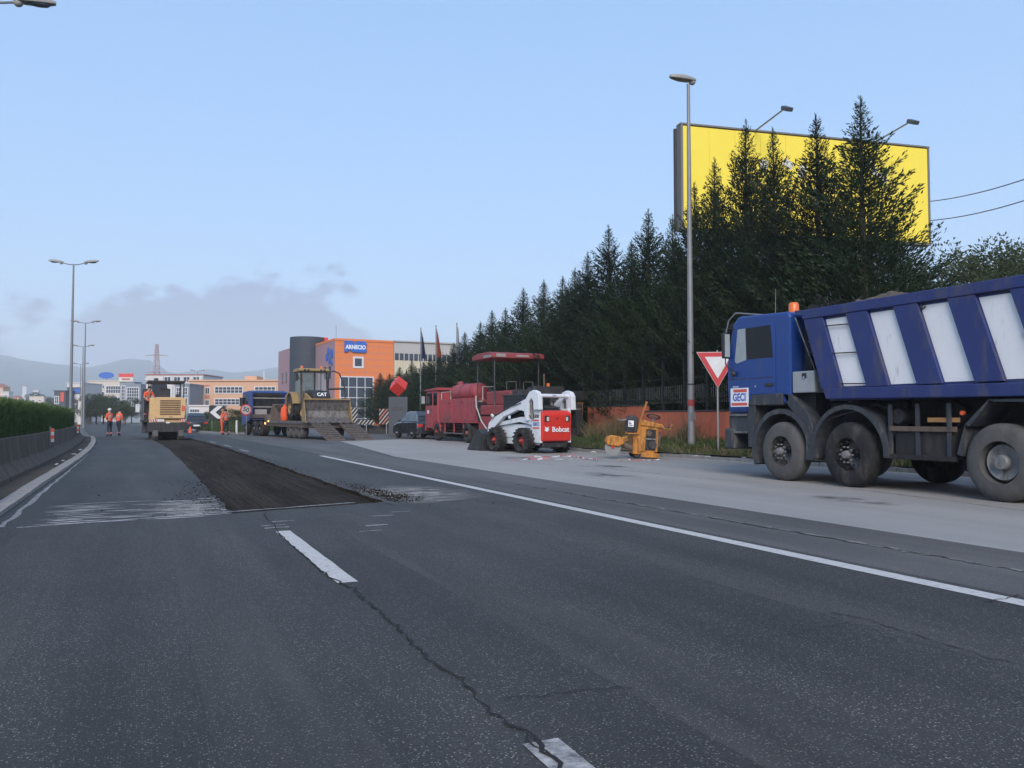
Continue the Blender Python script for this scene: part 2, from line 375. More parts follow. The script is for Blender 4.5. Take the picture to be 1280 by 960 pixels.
    def build(s, name, mat, parent=None, smooth=False, bevel=0, loc=None, rot=None):
        me = s.mesh(name, mat)
        if smooth:
            me.polygons.foreach_set('use_smooth', [True] * len(me.polygons)); me.update()
        o = bpy.data.objects.new(name, me); col.objects.link(o); o.parent = parent
        if smooth:
            try: me.set_sharp_from_angle(angle=R(40))
            except Exception: pass
        if bevel:
            b = o.modifiers.new('bevel', 'BEVEL'); b.width = bevel; b.segments = 2; b.limit_method = 'ANGLE'; b.angle_limit = R(35)
        if loc is not None: o.location = loc
        if rot is not None: o.rotation_euler = rot
        return o
def B(*a): return MB().box(*a)
def tag(o, label=None, cat=None, group=None, kind=None):
    if label: o['label'] = label
    if cat: o['category'] = cat
    if group: o['group'] = group
    if kind: o['kind'] = kind
    return o
def thing(name, label, cat, loc=(0, 0, 0), rz=0., group=None):
    o = bpy.data.objects.new(name, None); col.objects.link(o); o.empty_display_size = .3
    o.location = loc; o.rotation_euler = (0, 0, rz); return tag(o, label, cat, group)
def dup(o, parent=None):
    c = o.copy(); col.objects.link(c); c.parent = parent
    for ch in list(o.children): dup(ch, c)
    return c
def inst(name, me, parent, loc, rot=(0, 0, 0), sca=(1, 1, 1)):
    o = bpy.data.objects.new(name, me); col.objects.link(o); o.parent = parent; o.location = loc; o.rotation_euler = rot; o.scale = sca; return o
def text(s, size, mat, parent, loc, rot, name='lettering', bold=.0, sx=1., align='CENTER'):
    c = bpy.data.curves.new(name, 'FONT'); c.body = s; c.size = size; c.align_x = align; c.align_y = 'CENTER'; c.offset = bold; c.extrude = .0015; c.resolution_u = 3
    t = bpy.data.objects.new('tmp', c); col.objects.link(t)
    me = bpy.data.meshes.new_from_object(t.evaluated_get(bpy.context.evaluated_depsgraph_get())); bpy.data.objects.remove(t)
    me.materials.clear(); me.materials.append(MATS[mat])
    o = bpy.data.objects.new(name, me); col.objects.link(o); o.parent = parent; o.location = loc; o.rotation_euler = rot; o.scale = (sx, 1, 1); return o
LEFT = (R(90), 0, R(-90))     # lettering that reads from the -x side
BACK = (R(90), 0, 0)          # lettering that reads from the -y side
def sheet(name, polys, mat, z=0, kind='structure', parent=None):
    b = MB()
    for p in polys: b.add([(q[0], q[1], q[2] if len(q) > 2 else z) for q in p], [tuple(range(len(p)))])
    o = b.build(name, mat, parent)
    return tag(o, kind=kind) if parent is None else o

# ================================================================== THE SETTING
g = 4800
sheet('ground', [[(-g, -g), (g, -g), (g, g), (-g, g)]], 'ground_far', -.12)
# ---- carriageway with the milled-out strip
us = [-14, -10, -6, -3, 0, 3, 6, 9] + [10 + .25 * i for i in range(81)] + [31 + i for i in range(40)] + [80, 90, 105, 120, 140, 170, 200, 240, 280]
TR0, TR1, TRE, TRZ = 1.08, 3.2, 51.0, -.055
jl = {u: rnd.uniform(-.03, .03) for u in us}; jr = {u: rnd.uniform(-.035, .035) for u in us}
def tl(u): return TR0 + bend(u) * 1.0 + (jl[u] if 11 < u < 45 else 0)
def trr(u): return TR1 + bend(u) + (jr[u] if 11 < u < 45 else 0)
def front(v): return 10.93 + (v - TR0) * .29
rb = MB(); fl = MB()
def strip(b, va, vb, u0, u1, z=0):
    b.add([(va(u0), u0, z), (vb(u0), u0, z), (vb(u1), u1, z), (va(u1), u1, z)], [(0, 1, 2, 3)])
for a, b_ in zip(us[:-1], us[1:]):
    strip(rb, lambda u: -1.95 + bend(u), tl, a, b_)
    strip(rb, trr, lambda u: 5.42 + bend(u), a, b_)
    if b_ <= 10.01 or a >= TRE: strip(rb, tl, trr, a, b_)
    elif a >= 11.74 and b_ <= TRE:
        k = 8
        for i in range(k):
            za = TRZ
            strip(fl, lambda u: tl(u) + (trr(u) - tl(u)) * i / k, lambda u: tl(u) + (trr(u) - tl(u)) * (i + 1) / k, a, b_, za)
        for fn, sgn in ((tl, 1), (trr, -1)):
            q = [(fn(a), a, 0), (fn(b_), b_, 0), (fn(b_), b_, TRZ), (fn(a), a, TRZ)]
            fl.add(q, [(0, 1, 2, 3)])
# ragged near edge of the cut
fe = [10.0]; K = 26
edge = [(TR0 + (TR1 - TR0) * i / K, front(TR0 + (TR1 - TR0) * i / K) + rnd.uniform(-.025, .025)) for i in range(K + 1)]
rb.add([(tl(10.0), 10.0, 0), (trr(10.0), 10.0, 0)] + [(p[0], p[1], 0) for p in edge[::-1]], [tuple(range(K + 3))])
fl.add([(p[0], p[1], TRZ) for p in edge] + [(trr(11.75), 11.75, TRZ), (tl(11.75), 11.75, TRZ)], [tuple(range(K + 3))])
for p, q in zip(edge[:-1], edge[1:]): fl.add([(p[0], p[1], 0), (q[0], q[1], 0), (q[0], q[1], TRZ), (p[0], p[1], TRZ)], [(0, 1, 2, 3)])
# stretches of side wall next to the ragged near edge
for x, y in ((TR0, edge[0][1]), (TR1, edge[-1][1])):
    fl.add([(x, y, 0), (x, 11.75, 0), (x, 11.75, TRZ), (x, y, TRZ)], [(0, 1, 2, 3)])
    u_prev = 10.0
rb.add([(TR0, 10, 0), (TR0 + .0001, 10, 0), (TR0, edge[0][1], 0)], [(0, 1, 2)])
road = tag(rb.build('road', 'asphalt'), kind='structure')
for v in fl.v: pass
mill_floor = fl.build('milled_strip', 'milled', road)
# between the near-right corner of the cut and the road strip (the two edges differ by a few centimetres)
sh = MB()
for a, b_ in zip(us[:-1], us[1:]): strip(sh, lambda u: 5.42 + bend(u), lambda u: 7.2 + bend(u), a, b_)
tag(sh.build('road_shoulder', 'asphalt_old'), kind='structure')
sheet('yard_pavement', [[(7.2, -14), (15.9, -14), (15.5, 8), (15.4, 13.3), (14.95, 19.7), (14.4, 25.2), (14.4, 31), (20, 32), (20, 41), (15, 45.5), (9.3, 42), (7.2, 25)]], 'concrete_yard', 0)
sheet('junction_pavement', [[(-40, 62), (-3, 62), (-3, 20), (60, 20), (60, 120), (-40, 120)]], 'asphalt_old', -.07)
for p in [mill_floor]: pass
sheet('driveway', [[(7.19, 25.2), (9.29, 42.1), (15, 45.6), (20.1, 41.2), (40, 41.2), (40, 90), (8.5, 90), (6.3, 60), (6.9, 42)]], 'asphalt_old', -.004)
sheet('opposite_road', [[(-13.5, -14), (-6.3, -14), (-6.3, 30), (-7.2, 62), (-20, 280), (-29, 280), (-14.5, 62)]], 'asphalt', -.01)

# ---- paint and wear, children of the road
def kbend(u): return 0 if u < 25 else -(u - 25) ** 2 / 1000
def ribbon(name, pts, w, mat, parent, z=.004, jit=0.):
    b = MB(); n = len(pts)
    for i, p in enumerate(pts):
        d = (Vector(pts[min(i + 1, n - 1)][:2]) - Vector(pts[max(i - 1, 0)][:2])).normalized(); nn = Vector((-d.y, d.x))
        ww = (w[i] if isinstance(w, list) else w) / 2
        a = ww * (1 + rnd.uniform(-jit, jit)); c = ww * (1 + rnd.uniform(-jit, jit))
        b.v += [(p[0] + nn.x * a, p[1] + nn.y * a, z), (p[0] - nn.x * c, p[1] - nn.y * c, z)]
    for i in range(n - 1): b.f.append((2 * i + 1, 2 * i + 3, 2 * i + 2, 2 * i)); b.m.append(0)
    return b.build(name, mat, parent)
ribbon('lane_dash', [(1.40, 6.03 + .3 * i) for i in range(11)], .15, 'road_paint', road, jit=.06)
ribbon('lane_dash', [(1.37, -.2 + .3 * i) for i in range(11)], .15, 'road_paint_worn', road, jit=.08)
ribbon('edge_line', [(5.23 + bend(u), u) for u in [-12 + .75 * i for i in range(52)]], .17, 'road_paint', road, jit=.05)
for u in (30.5, 36, 42):
    ribbon('lane_dash', [(3.55 + bend(u), u), (3.5 + bend(u + 2), u + 2.2)], .12, 'road_paint_worn', road)
ribbon('cut_line', [(-1.2 + .25 * i, 10.72 + .29 * .25 * i - .25 + rnd.uniform(-.008, .008)) for i in range(17)], .07, 'road_paint_worn', road, jit=.5)
ribbon('gutter_line', [(-1.37 - .006 * (u - 10.6) + kbend(u) + rnd.uniform(-.012, .012), u) for u in [10.6 + .45 * i for i in range(46)]], [.055 * (1 - i / 50) + .012 for i in range(46)], 'road_paint_worn', road, jit=.5)
def jag(pts, step, amp):
    out = []
    for a, b_ in zip(pts[:-1], pts[1:]):
        a, b_ = Vector(a[:2]), Vector(b_[:2]); L = (b_ - a).length; n = max(2, int(L / step)); d = (b_ - a).normalized(); nn = Vector((-d.y, d.x))
        for i in range(n):
            p = a + (b_ - a) * (i / n) + nn * rnd.gauss(0, amp); out.append((p.x, p.y))
    out.append(tuple(pts[-1][:2])); return out
ck = jag([onz(*p) for p in ((705, 975), (690, 948), (655, 916), (603, 882), (575, 850), (545, 832), (500, 790), (465, 757), (440, 736), (424, 727))], .045, .012)
ribbon('crack', ck, [rnd.uniform(.005, .022) for _ in ck], 'crack_dark', road, .0075)
ck = jag([onz(*p) for p in ((424, 727), (411, 722), (378, 694), (349, 668), (343, 656), (334, 650), (330, 642))], .09, .008)
ribbon('crack', ck, [rnd.uniform(.005, .018) for _ in ck], 'crack_dark', road, .0075)
for pts, w in ((((630, 875), (690, 868), (740, 863), (790, 862)), .006), (((940, 800), (1000, 792), (1060, 778)), .006), (((1040, 766), (1100, 780), (1170, 803), (1240, 824), (1300, 838)), .009),
               (((660, 918), (668, 935), (690, 948)), .010), (((1232, 754), (1285, 742)), .010)):
    c2 = jag([onz(*p) for p in pts], .05, .012); ribbon('crack', c2, [rnd.uniform(.2, 1.5) * w for _ in c2], 'crack_dark', road, .0072)
jc = jag([(6.35, -3), (6.32, 3), (6.28, 8), (6.22, 14), (6.0, 24)], .09, .016)
ribbon('joint_crack', jc, [rnd.uniform(.01, .10) for _ in jc], 'joint_grit', road, .004)
jc2 = jag([(6.30, 3), (6.25, 10), (6.2, 16)], .12, .02)
ribbon('crack', jc2, [rnd.uniform(.003, .025) for _ in jc2], 'crack_dark', road, .0072)
for pts in (((1000, 602), (1120, 618), (1200, 628), (1290, 640)), ((720, 582), (800, 590), (900, 600), (960, 604)), ((620, 573), (700, 582), (760, 584))):
    c2 = jag([onz(*p) for p in pts], .12, .02); ribbon('yard_crack', c2, [rnd.uniform(.004, .025) for _ in c2], 'crack_dark', road, .004)
# oil drips and faint wear along the wheel paths
dust_mat('oil_stain_film', (.012, .011, .011), .42, .78, 2.2, (1, .6, 1), (.15, .5), .5)
dust_mat('wheel_wear_film', (.13, .122, .112), .40, 1.0, 1.1, (1.6, .16, 1), None, .7)
for (x, y, w, l) in ((9.5, 9.0, .5, .9), (10.2, 22.5, .6, 1.2), (8.9, 15.0, .5, 1.4), (10.6, 17.5, .4, 1.0)):
    sheet('oil_stain', [[(x - w, y - l), (x + w, y - l), (x + w, y + l), (x - w, y + l)]], 'oil_stain_film', .0034, parent=road)
for x in (-.85, .55, 2.25, 4.1): sheet('wheel_track', [[(x - .28, 0), (x + .28, 0), (x + .28, 10.4), (x - .28, 10.4)]], 'wheel_wear_film', .0028, parent=road)
# thin pale scrape marks across the lane and dust beside the cut
dust_mat('scrape_dust', (.47, .46, .45), .22, .52, 9, (.9, 3.0, 1), rough=.95)
dust_mat('cut_dust', (.40, .375, .34), .36, .72, 3.2, (1, 1, 1), (.18, .5))
for i in range(15):
    u = 10.70 + i * .165 + rnd.uniform(-.03, .03); x = -1.12 + rnd.uniform(0, .3)
    while x < 1.02:
        L = rnd.uniform(.35, 1.3); x1 = min(x + L, 1.05); n = 7; w0 = rnd.uniform(.03, .085)
        ribbon('scrape_mark', [(x + (x1 - x) * k / n, u + .05 * (x + (x1 - x) * k / n) + rnd.uniform(-.006, .006)) for k in range(n + 1)], [w0 * (.15 + math.sin(math.pi * (k + .3) / (n + .6))) for k in range(n + 1)], 'scrape_dust', road, .005 + i * .0001, jit=.4)
        x = x1 + rnd.uniform(.03, .6) * (1 if i < 8 else 1.6)
sheet('dust_patch', [[(2.8, 10.8), (5.0, 11.6), (4.9, 14.4), (3.25, 14.2), (3.24, 11.8)]], 'cut_dust', .0044, parent=road)
sheet('dust_patch', [[(.1, 10.5), (1.06, 10.62), (1.05, 13.0), (.25, 12.6)]], 'cut_dust', .0068, parent=road)
for (px, py) in ((500, 640), (478, 645), (470, 657), (462, 664), (340, 657), (352, 652), (345, 660)):
    c = onz(px, py); ribbon('paint_fleck', [(c.x - .12, c.y - .02), (c.x, c.y + .01), (c.x + .14, c.y)], rnd.uniform(.03, .06), 'road_paint_worn', road, .0055, jit=.7)
# crumbled asphalt thrown up by the milling (uncountable)
def chips(name, pts, smin, smax, mat, label):
    b = MB()
    for (x, y, z) in pts:
        s = rnd.uniform(smin, smax) * rnd.choice((1, 1, 1, 1.6)); e = Matrix.Rotation(rnd.uniform(0, 6.3), 3, 'Z') @ Matrix.Rotation(rnd.uniform(0, 6.3), 3, 'X')
        vs = [e @ Vector(q) * s * rnd.uniform(.7, 1.2) for q in ((1, 0, 0), (-1, 0, 0), (0, 1, 0), (0, -1, 0), (0, 0, .7), (0, 0, -.7))]
        b.add([(x + q.x, y + q.y, z + q.z + s * .3) for q in vs], [(0, 2, 4), (2, 1, 4), (1, 3, 4), (3, 0, 4), (2, 0, 5), (1, 2, 5), (3, 1, 5), (0, 3, 5)])
    o = b.build(name, mat); return tag(o, label, 'rubble', kind='stuff')
pts = []
for _ in range(900):          # low windrow on the right-hand lip
    u = 11.4 + abs(rnd.gauss(0, 1)) * 1.3; w = max(.05, .26 - (u - 11.4) * .06); v = 3.28 + bend(u) + abs(rnd.gauss(0, w)); pts.append((v, u + rnd.uniform(-.1, .1), max(0, .07 - abs(v - 3.42) * .11) * rnd.random()))
for _ in range(350):
    u = rnd.uniform(12, 48); pts.append((3.22 + bend(u) + abs(rnd.gauss(0, .10)), u, 0))
for _ in range(420):
    u = 11.0 + abs(rnd.gauss(0, 2.5)); pts.append((1.06 + bend(u) - abs(rnd.gauss(0, .28)), u, 0))
for _ in range(900):
    u = rnd.uniform(11.8, 30); pts.append((rnd.uniform(1.2, 3.1) + bend(u), u, TRZ))
for _ in range(70): pts.append((rnd.uniform(-.8, 4.6), rnd.uniform(10.3, 19), 0))
pts = [p for p in pts if not (TR0 < p[0] - bend(p[1]) < TR1 and p[1] < front(p[0]) + .05)]
chips('milling_rubble', pts, .004, .012, 'milled', 'dark crumbled asphalt chips along the milled strip')

# ---- left median: kerb, soil, barrier
soil_pts = [(-1.74 + kbend(u), u) for u in range(-14, 58, 3)]
sheet('median_soil', [[(p[0], p[1], .035), (q[0], q[1], .035), (q[0] - 4.6, q[1], .035), (p[0] - 4.6, p[1], .035)][::-1] for p, q in zip(soil_pts[:-1], soil_pts[1:])], 'soil')
kerb = thing('median_kerb', 'pale worn kerb stones edging the central median beside the lane', 'kerb'); kerb['kind'] = 'structure'
km = B(-.105, .105, -.492, .492, -.1, .065).mesh('kerb_stone', 'kerb_white')
kp = [(-1.63 + kbend(u), u) for u in range(-14, 57)]
for a in range(1, 9):
    t = R(a * 14); kp.append((-1.63 + kbend(56) - 2.0 + 2.0 * math.cos(t) - .06 * a, 56 + 2.4 * math.sin(t) * 1.0))
for p, q in zip(kp[:-1], kp[1:]):
    d = Vector((q[0] - p[0], q[1] - p[1])); inst('kerb_stone', km, kerb, ((p[0] + q[0]) / 2, (p[1] + q[1]) / 2, rnd.uniform(-.012, .008)), (0, rnd.uniform(-.02, .02), math.atan2(-d.x, d.y) + rnd.uniform(-.006, .006)), (1, d.length, 1))
bar = thing('median_barrier', 'dark weathered concrete barrier along the median under the clipped hedge', 'barrier')
prof = [(-.30, 0), (.30, 0), (.30, .08), (.13, .30), (.08, .76), (-.08, .76), (-.13, .30), (-.30, .08)]
bm_ = MB().prism(prof, 'y', -1.49, 1.49).mesh('barrier_segment', 'barrier_concrete')
for k in range(23):
    u = -11 + 3 * k; d = (kbend(u + 1.5) - kbend(u - 1.5)) / 3
    inst('barrier_segment', bm_, bar, (-2.42 + kbend(u), u, .03 + rnd.uniform(-.01, .01)), (0, rnd.uniform(-.01, .01), math.atan(-d) + rnd.uniform(-.004, .004)))
bk = thing('concrete_block', 'squat pale concrete block at the foot of the median barrier', 'block', (-1.98, 13.3, .0))
B(-.16, .16, -.6, .5, 0, .36).build('block', 'concrete_light', bk, bevel=.03)
bar2 = thing('median_barrier', 'concrete barrier on the far carriageway side of the hedge', 'barrier')
for k in range(23):
    u = -11 + 3 * k; d = (kbend(u + 1.5) - kbend(u - 1.5)) / 3
    inst('barrier_segment', bm_, bar2, (-5.6 + kbend(u), u, .03), (0, 0, math.atan(-d)))
def leaves(b, p, d, L, W, up=None):
    """one pointed leaf: base p, direction d"""
    d = d.normalized(); s = d.cross(up or Vector((rnd.uniform(-1, 1), rnd.uniform(-1, 1), rnd.uniform(-1, 1)))).normalized() * W / 2
    o = len(b.v); m = p + d * L * .45
    b.v += [tuple(p), tuple(m + s), tuple(p + d * L), tuple(m - s)]; b.f.append((o, o + 1, o + 2, o + 3)); b.m.append(0)
hedge = thing('clipped_hedge', 'long clipped green hedge growing above the median barrier', 'hedge')
hc = MB(); prev = None
for u in range(-12, 58, 2):
    a, b_ = kbend(u), kbend(u + 2)
    hc.add([(-2.72 + a, u, .75), (-2.72 + b_, u + 2, .75), (-2.72 + b_, u + 2, 1.5), (-2.72 + a, u, 1.5), (-3.6 + a, u, .75), (-3.6 + b_, u + 2, .75), (-3.6 + b_, u + 2, 1.5), (-3.6 + a, u, 1.5)],
           [(0, 1, 2, 3)[::-1], (4, 5, 6, 7), (3, 2, 6, 7)[::-1]] + ([(1, 5, 6, 2)] if u == 56 else []))
hc.build('hedge_core', 'hedge_core', hedge)
hl = MB()
for _ in range(62000):
    u = 9 + 49 * rnd.random() ** 1.5; a = kbend(u); face = rnd.random()
    w = .05 * math.sin(u * 7.1) + .03 * math.sin(u * 17.3)
    if face < .66: p = Vector((-2.69 + a + w - rnd.uniform(0, .045), u, rnd.uniform(.72, 1.55)))
    elif face < .93: p = Vector((rnd.uniform(-3.6, -2.68) + a, u, 1.50 + w * .6 + rnd.uniform(-.03, .05)))
    else: p = Vector((rnd.uniform(-3.6, -2.68) + kbend(58), 58 + rnd.uniform(-.05, .1), rnd.uniform(.7, 1.55)))
    leaves(hl, p, Vector((rnd.uniform(-.1, .5), rnd.uniform(-.35, .35), rnd.uniform(.45, 1.0))), rnd.uniform(.07, .15), rnd.uniform(.018, .035))
hl.build('foliage', 'hedge_leaf', hedge)
stm = MB().cyl((0, 0, 0), (0, 0, .8), .03, .025, 6).mesh('stem', 'bark')
for k in range(40): u = -11 + k * 1.75; inst('stem', stm, hedge, (-3.15 + kbend(u), u, .02))
for i, (px, py, u) in enumerate(((61, 550, None), (101, 537, None))):
    u = onv(px, py, -2.3).y if i == 0 else 41.0
    t = thing('barrier_reflector', ('orange and white banded reflector post on the bare stretch of median barrier', 'smaller banded reflector post on the median barrier near the hedge end')[i], 'reflector', (-2.22 + kbend(u), u, .52))
    for k in range(4): B(-.02, .05, -.09, .09, k * .095, k * .095 + .09).build('band', 'reflector_orange' if k % 2 else 'sign_white', t)
    B(-.06, -.025, -.05, .05, -.1, .42).build('bracket', 'galvanised', t)
for i in range(7):
    u = rnd.uniform(12, 34); o = MB().ball((0, 0, 0), rnd.uniform(.03, .09), rnd.uniform(.03, .09), .02, 6, 4).build('litter_scrap', 'litter', None, loc=(-1.85 + kbend(u), u, .05))
    tag(o, 'scrap of pale litter on the soil between kerb and median barrier', 'litter', 'litter scraps along the median')

# ---- right verge with kerb, wall, fence
ve = [(15.9, -14), (15.5, 8), (15.4, 13.3), (14.95, 19.7), (14.4, 25.2), (14.4, 30.8)]
vg = MB()
def vzz(v, e): return .11 + .27 * min(1, max(0, (v - e) / (17 - e)))
for p, q in zip(ve[:-1], ve[1:]):
    n = 6
    for i in range(n):
        def at(pt, f): x = pt[0] + .12 + (17.2 - pt[0] - .12) * f; return (x, pt[1], vzz(x, pt[0]))
        vg.add([at(p, i / n), at(p, (i + 1) / n), at(q, (i + 1) / n), at(q, i / n)], [(0, 1, 2, 3)])
tag(vg.build('verge_ground', 'soil'), kind='structure')
sheet('tree_bed', [[(17.25, -14, .4), (48, -14, .4), (48, 38, .4), (26, 80, .4), (17.25, 80, .4)]], 'soil')
vk = thing('verge_kerb', 'low grey kerb stones edging the grass verge beside the yard', 'kerb'); vk['kind'] = 'structure'
km2 = B(-.09, .09, -.49, .49, -.1, .105).mesh('kerb_stone', 'kerb_grey')
for p, q in zip(ve[:-1], ve[1:]):
    L = math.dist(p, q); n = round(L)
    for i in range(n):
        f = (i + .5) / n; inst('kerb_stone', km2, vk, (p[0] + (q[0] - p[0]) * f, p[1] + (q[1] - p[1]) * f, rnd.uniform(-.03, .01)), (0, rnd.uniform(-.05, .05), math.atan2(p[0] - q[0], q[1] - p[1]) + rnd.uniform(-.02, .02)), (1, L / n, 1))
def grass(name, n, area, hmin, hmax, mat, label, clump=.0, parent=None):
    b = MB(); cs = [area() for _ in range(max(1, n // 14))]
    for i in range(n):
        c = cs[i % len(cs)]; p = Vector(c) + Vector((rnd.gauss(0, .10), rnd.gauss(0, .10), -.01))
        h = rnd.uniform(hmin, hmax) * (.6 + .8 * ((math.sin(c[0] * 3.1 + c[1] * 2.3) + 1) / 2)); d = Vector((rnd.gauss(0, .35), rnd.gauss(0, .35), 1)).normalized()
        s = d.cross(Vector((rnd.uniform(-1, 1), rnd.uniform(-1, 1), .1))).normalized() * rnd.uniform(.006, .014)
        t = p + d * h + Vector((d.x, d.y, -.2)) * h * .4; m = p + d * h * .55
        o = len(b.v); b.v += [tuple(p - s), tuple(p + s), tuple(m + s * .8), tuple(m - s * .8), tuple(t)]; b.f += [(o, o + 1, o + 2, o + 3), (o + 3, o + 2, o + 4)]; b.m += [0, 0]
    return tag(b.build(name, mat, parent), label, 'grass', kind='stuff')
def varea():
    u = rnd.uniform(9, 30.5)
    for p, q in zip(ve[:-1], ve[1:]):
        if p[1] <= u <= q[1]: e = p[0] + (q[0] - p[0]) * (u - p[1]) / (q[1] - p[1])
    v = e + .1 + (16.95 - e) * rnd.random() ** .9; return (v, u, vzz(v, e))
def dry_area():
    while True:
        p = varea()
        if p[2] < .20 and p[1] < 24: return p
grass('verge_grass', 15000, varea, .08, .30, 'grass_leaf', 'rough green grass on the verge below the orange wall')
grass('dry_grass', 2600, dry_area, .06, .28, 'dry_grass_leaf', 'dry straw coloured grass along the verge kerb')
def weed_area():
    c = rnd.choice(((16.7, 28.3), (16.7, 27.4), (16.8, 23.2), (16.6, 22.6), (16.7, 29.4), (15.6, 17.5))); return (c[0] + rnd.gauss(0, .12), c[1] + rnd.gauss(0, .25), .36)
grass('tall_weeds', 1500, weed_area, .4, 1.0, 'dry_grass_leaf', 'tall brown dry weeds standing against the orange wall')
for i, (px, py, s) in enumerate(((829, 560, .36), (742, 566, .10), (870, 571, .08), (885, 572, .1), (930, 573, .07), (910, 574, .06))):
    c = onz(px, py, .16); o = MB().ball((0, 0, .02), s, s * .5, s * .3, 9, 6).build('stone', 'stone', None, loc=c, rot=(0, 0, rnd.uniform(-.3, .3) - HEAD))
    tag(o, 'pale flat slab of stone lying in the grass by the lamp post' if i == 0 else 'small pale stone on the verge edge', 'stone', None if i == 0 else 'small stones along the verge')
wl_ = thing('boundary_wall', 'low orange rendered wall topped with dark metal fence', 'wall', (17, 0, 0))
for a, b_, zt in ((-12, 25.9, 1.40), (25.9, 30.15, 1.62)):
    n = max(1, round((b_ - a) / 3.1))
    for i in range(n):
        u0 = a + (b_ - a) * i / n; u1 = a + (b_ - a) * (i + 1) / n
        B(0, .22, u0 + .006, u1 - .006, .1, zt + rnd.uniform(-.008, .008)).build('wall_panel', 'wall_orange', wl_)
        B(-.02, .24, u0 + .004, u1 - .004, zt + .012, zt + .055).build('coping', 'wall_cap', wl_)
pm = B(-.045, .045, -.045, .045, 0, 1.85).mesh('fence_post', 'fence_dark')
u = -11.0
while u < 30.2:
    inst('fence_post', pm, wl_, (.11, u, 1.45 if u < 25.9 else 1.67)); u += 1.28
rail = B(0, 1, 0, 1, 0, 1)
for z in (1.62, 2.35, 3.15): B(.095, .125, -12, 30.1, z + .2, z + .23).build('fence_rail', 'fence_dark', wl_)
pk = MB(); u = 2
while u < 30: pk.box(.13, .145, u, u + .022, 1.70, 2.32); u += .11
pk.build('picket_row', 'picket_grey', wl_)['kind'] = 'stuff'
t = thing('wooden_post', 'yellowish wooden gate post at the end of the orange wall', 'post', (16.72, 30.4, .3))
B(-.13, .13, -.13, .13, 0, 1.5).build('post', 'wood_post', t, bevel=.015); B(-.15, .15, -.15, .15, 1.5, 1.55).build('post_cap', 'wood_post', t)
MB().cyl((-.14, 0, .35), (-.12, 0, .35), .05, n=8).build('bolt', 'rusty_steel', t)
gt = thing('metal_gate', 'dark metal bar gate closing the gap beside the wooden post', 'gate', (17, 30.7, .2))
for k in range(22): B(-.02, .02, k * .16, k * .16 + .03, 0, 1.9).build('bar', 'fence_dark', gt)
for z in (.12, 1.0, 1.8): B(-.03, -.021, 0, 3.5, z, z + .05).build('gate_rail', 'fence_dark', gt)

# ---- cypress row
def cypress(seed, H=10.0):
    r = random.Random(seed); b = MB(); nb = 400
    for i in range(nb):
        f = (i + r.random()) / nb; z = H * (.02 + .97 * f ** .9)
        k = 1 - z / H
        L = (2.45 * min(1., k * 1.36) ** 1.12 * (1 - .25 * max(0, .22 - z / H) / .22)) * r.choice((.6, .8, .95, 1.0, 1.1, 1.3)) * r.uniform(.85, 1.15) + .07
        az = i * 2.399963 + r.uniform(-.4, .4); el = R(r.uniform(6, 30)) + .6 * (1 - k) * r.uniform(.6, 1.1)
        out = Vector((math.cos(az), math.sin(az), 0)); n = max(8, int(L * 82))
        side = Vector((-out.y, out.x, 0)); sw = r.uniform(-.15, .15)
        for j in range(n):
            t = (j + r.random()) / n; t = .10 + .90 * t ** .8 if L > .8 else t
            lift = z + L * t * math.sin(el) * .5 + .34 * L * t * t * t
            p = out * (L * t) + Vector((0, 0, lift)) + side * (sw * L * t * t)
            fr = math.sin(math.pi * min(1, (1 - t) * .9 + .08)) * .6 + .12
            p = p + side * r.gauss(0, .12 * L * fr + .012) + Vector((0, 0, r.gauss(0, .035 + .028 * L * fr)))
            d = out * r.uniform(.3, 1.1) + side * r.gauss(0, .40) + Vector((0, 0, r.uniform(.1, 1.1)))
            ln = r.uniform(.075, .175) * (.7 if k < .12 else 1)
            leaves(b, p, d, ln, ln * r.uniform(.20, .34))
    for j in range(40):                                    # wispy leader
        z = H * (.945 + .065 * j / 40); leaves(b, Vector((r.gauss(0, .012), r.gauss(0, .012), z)), Vector((r.gauss(0, .3), r.gauss(0, .3), 1)), .15, .03)
    return b.mesh('crown', 'cypress_leaf')
crowns = [cypress(s) for s in (11, 22, 33, 44, 55)]
trunkm = MB().tube([(0, 0, 0), (.02, 0, 3), (0, .02, 6.5), (0, 0, 9.9)], [.17, .13, .08, .012], 8).mesh('trunk', 'bark')
CG = 'cypress trees in the row behind the orange wall'
def cyp(v, u, h, w=1., k=None, label=None):
    t = thing('cypress_tree', label or 'shorter dark cypress filling the back of the row behind the orange wall', 'tree', (v, u, .35), rnd.uniform(0, 6.28), CG)
    s = (h - .35) / 10.15; wv = w * (.78 + .22 * s) * (1.0 if w > 1 else 1.22)
    for n_, me in (('trunk', trunkm), ('crown', crowns[rnd.randrange(5) if k is None else k])): inst(n_, me, t, (0, 0, 0), (0, 0, 0), (wv, wv, s))
    return t
tops = [(1075, 120, 1.12), (1020, 143, .82), (966, 160, .72), (932, 150, .80), (893, 197, .72), (868, 228, .7), (838, 268, .7), (815, 262, .85), (789, 300, .8), (766, 282, .85), (735, 315, .85), (718, 335, .8), (700, 345, .8),
        (683, 350, .8), (658, 360, .85), (635, 385, .8), (617, 388, .8), (597, 402, .8), (580, 415, .8), (563, 428, .8), (548, 436, .8), (536, 446, .8), (526, 452, .8)]
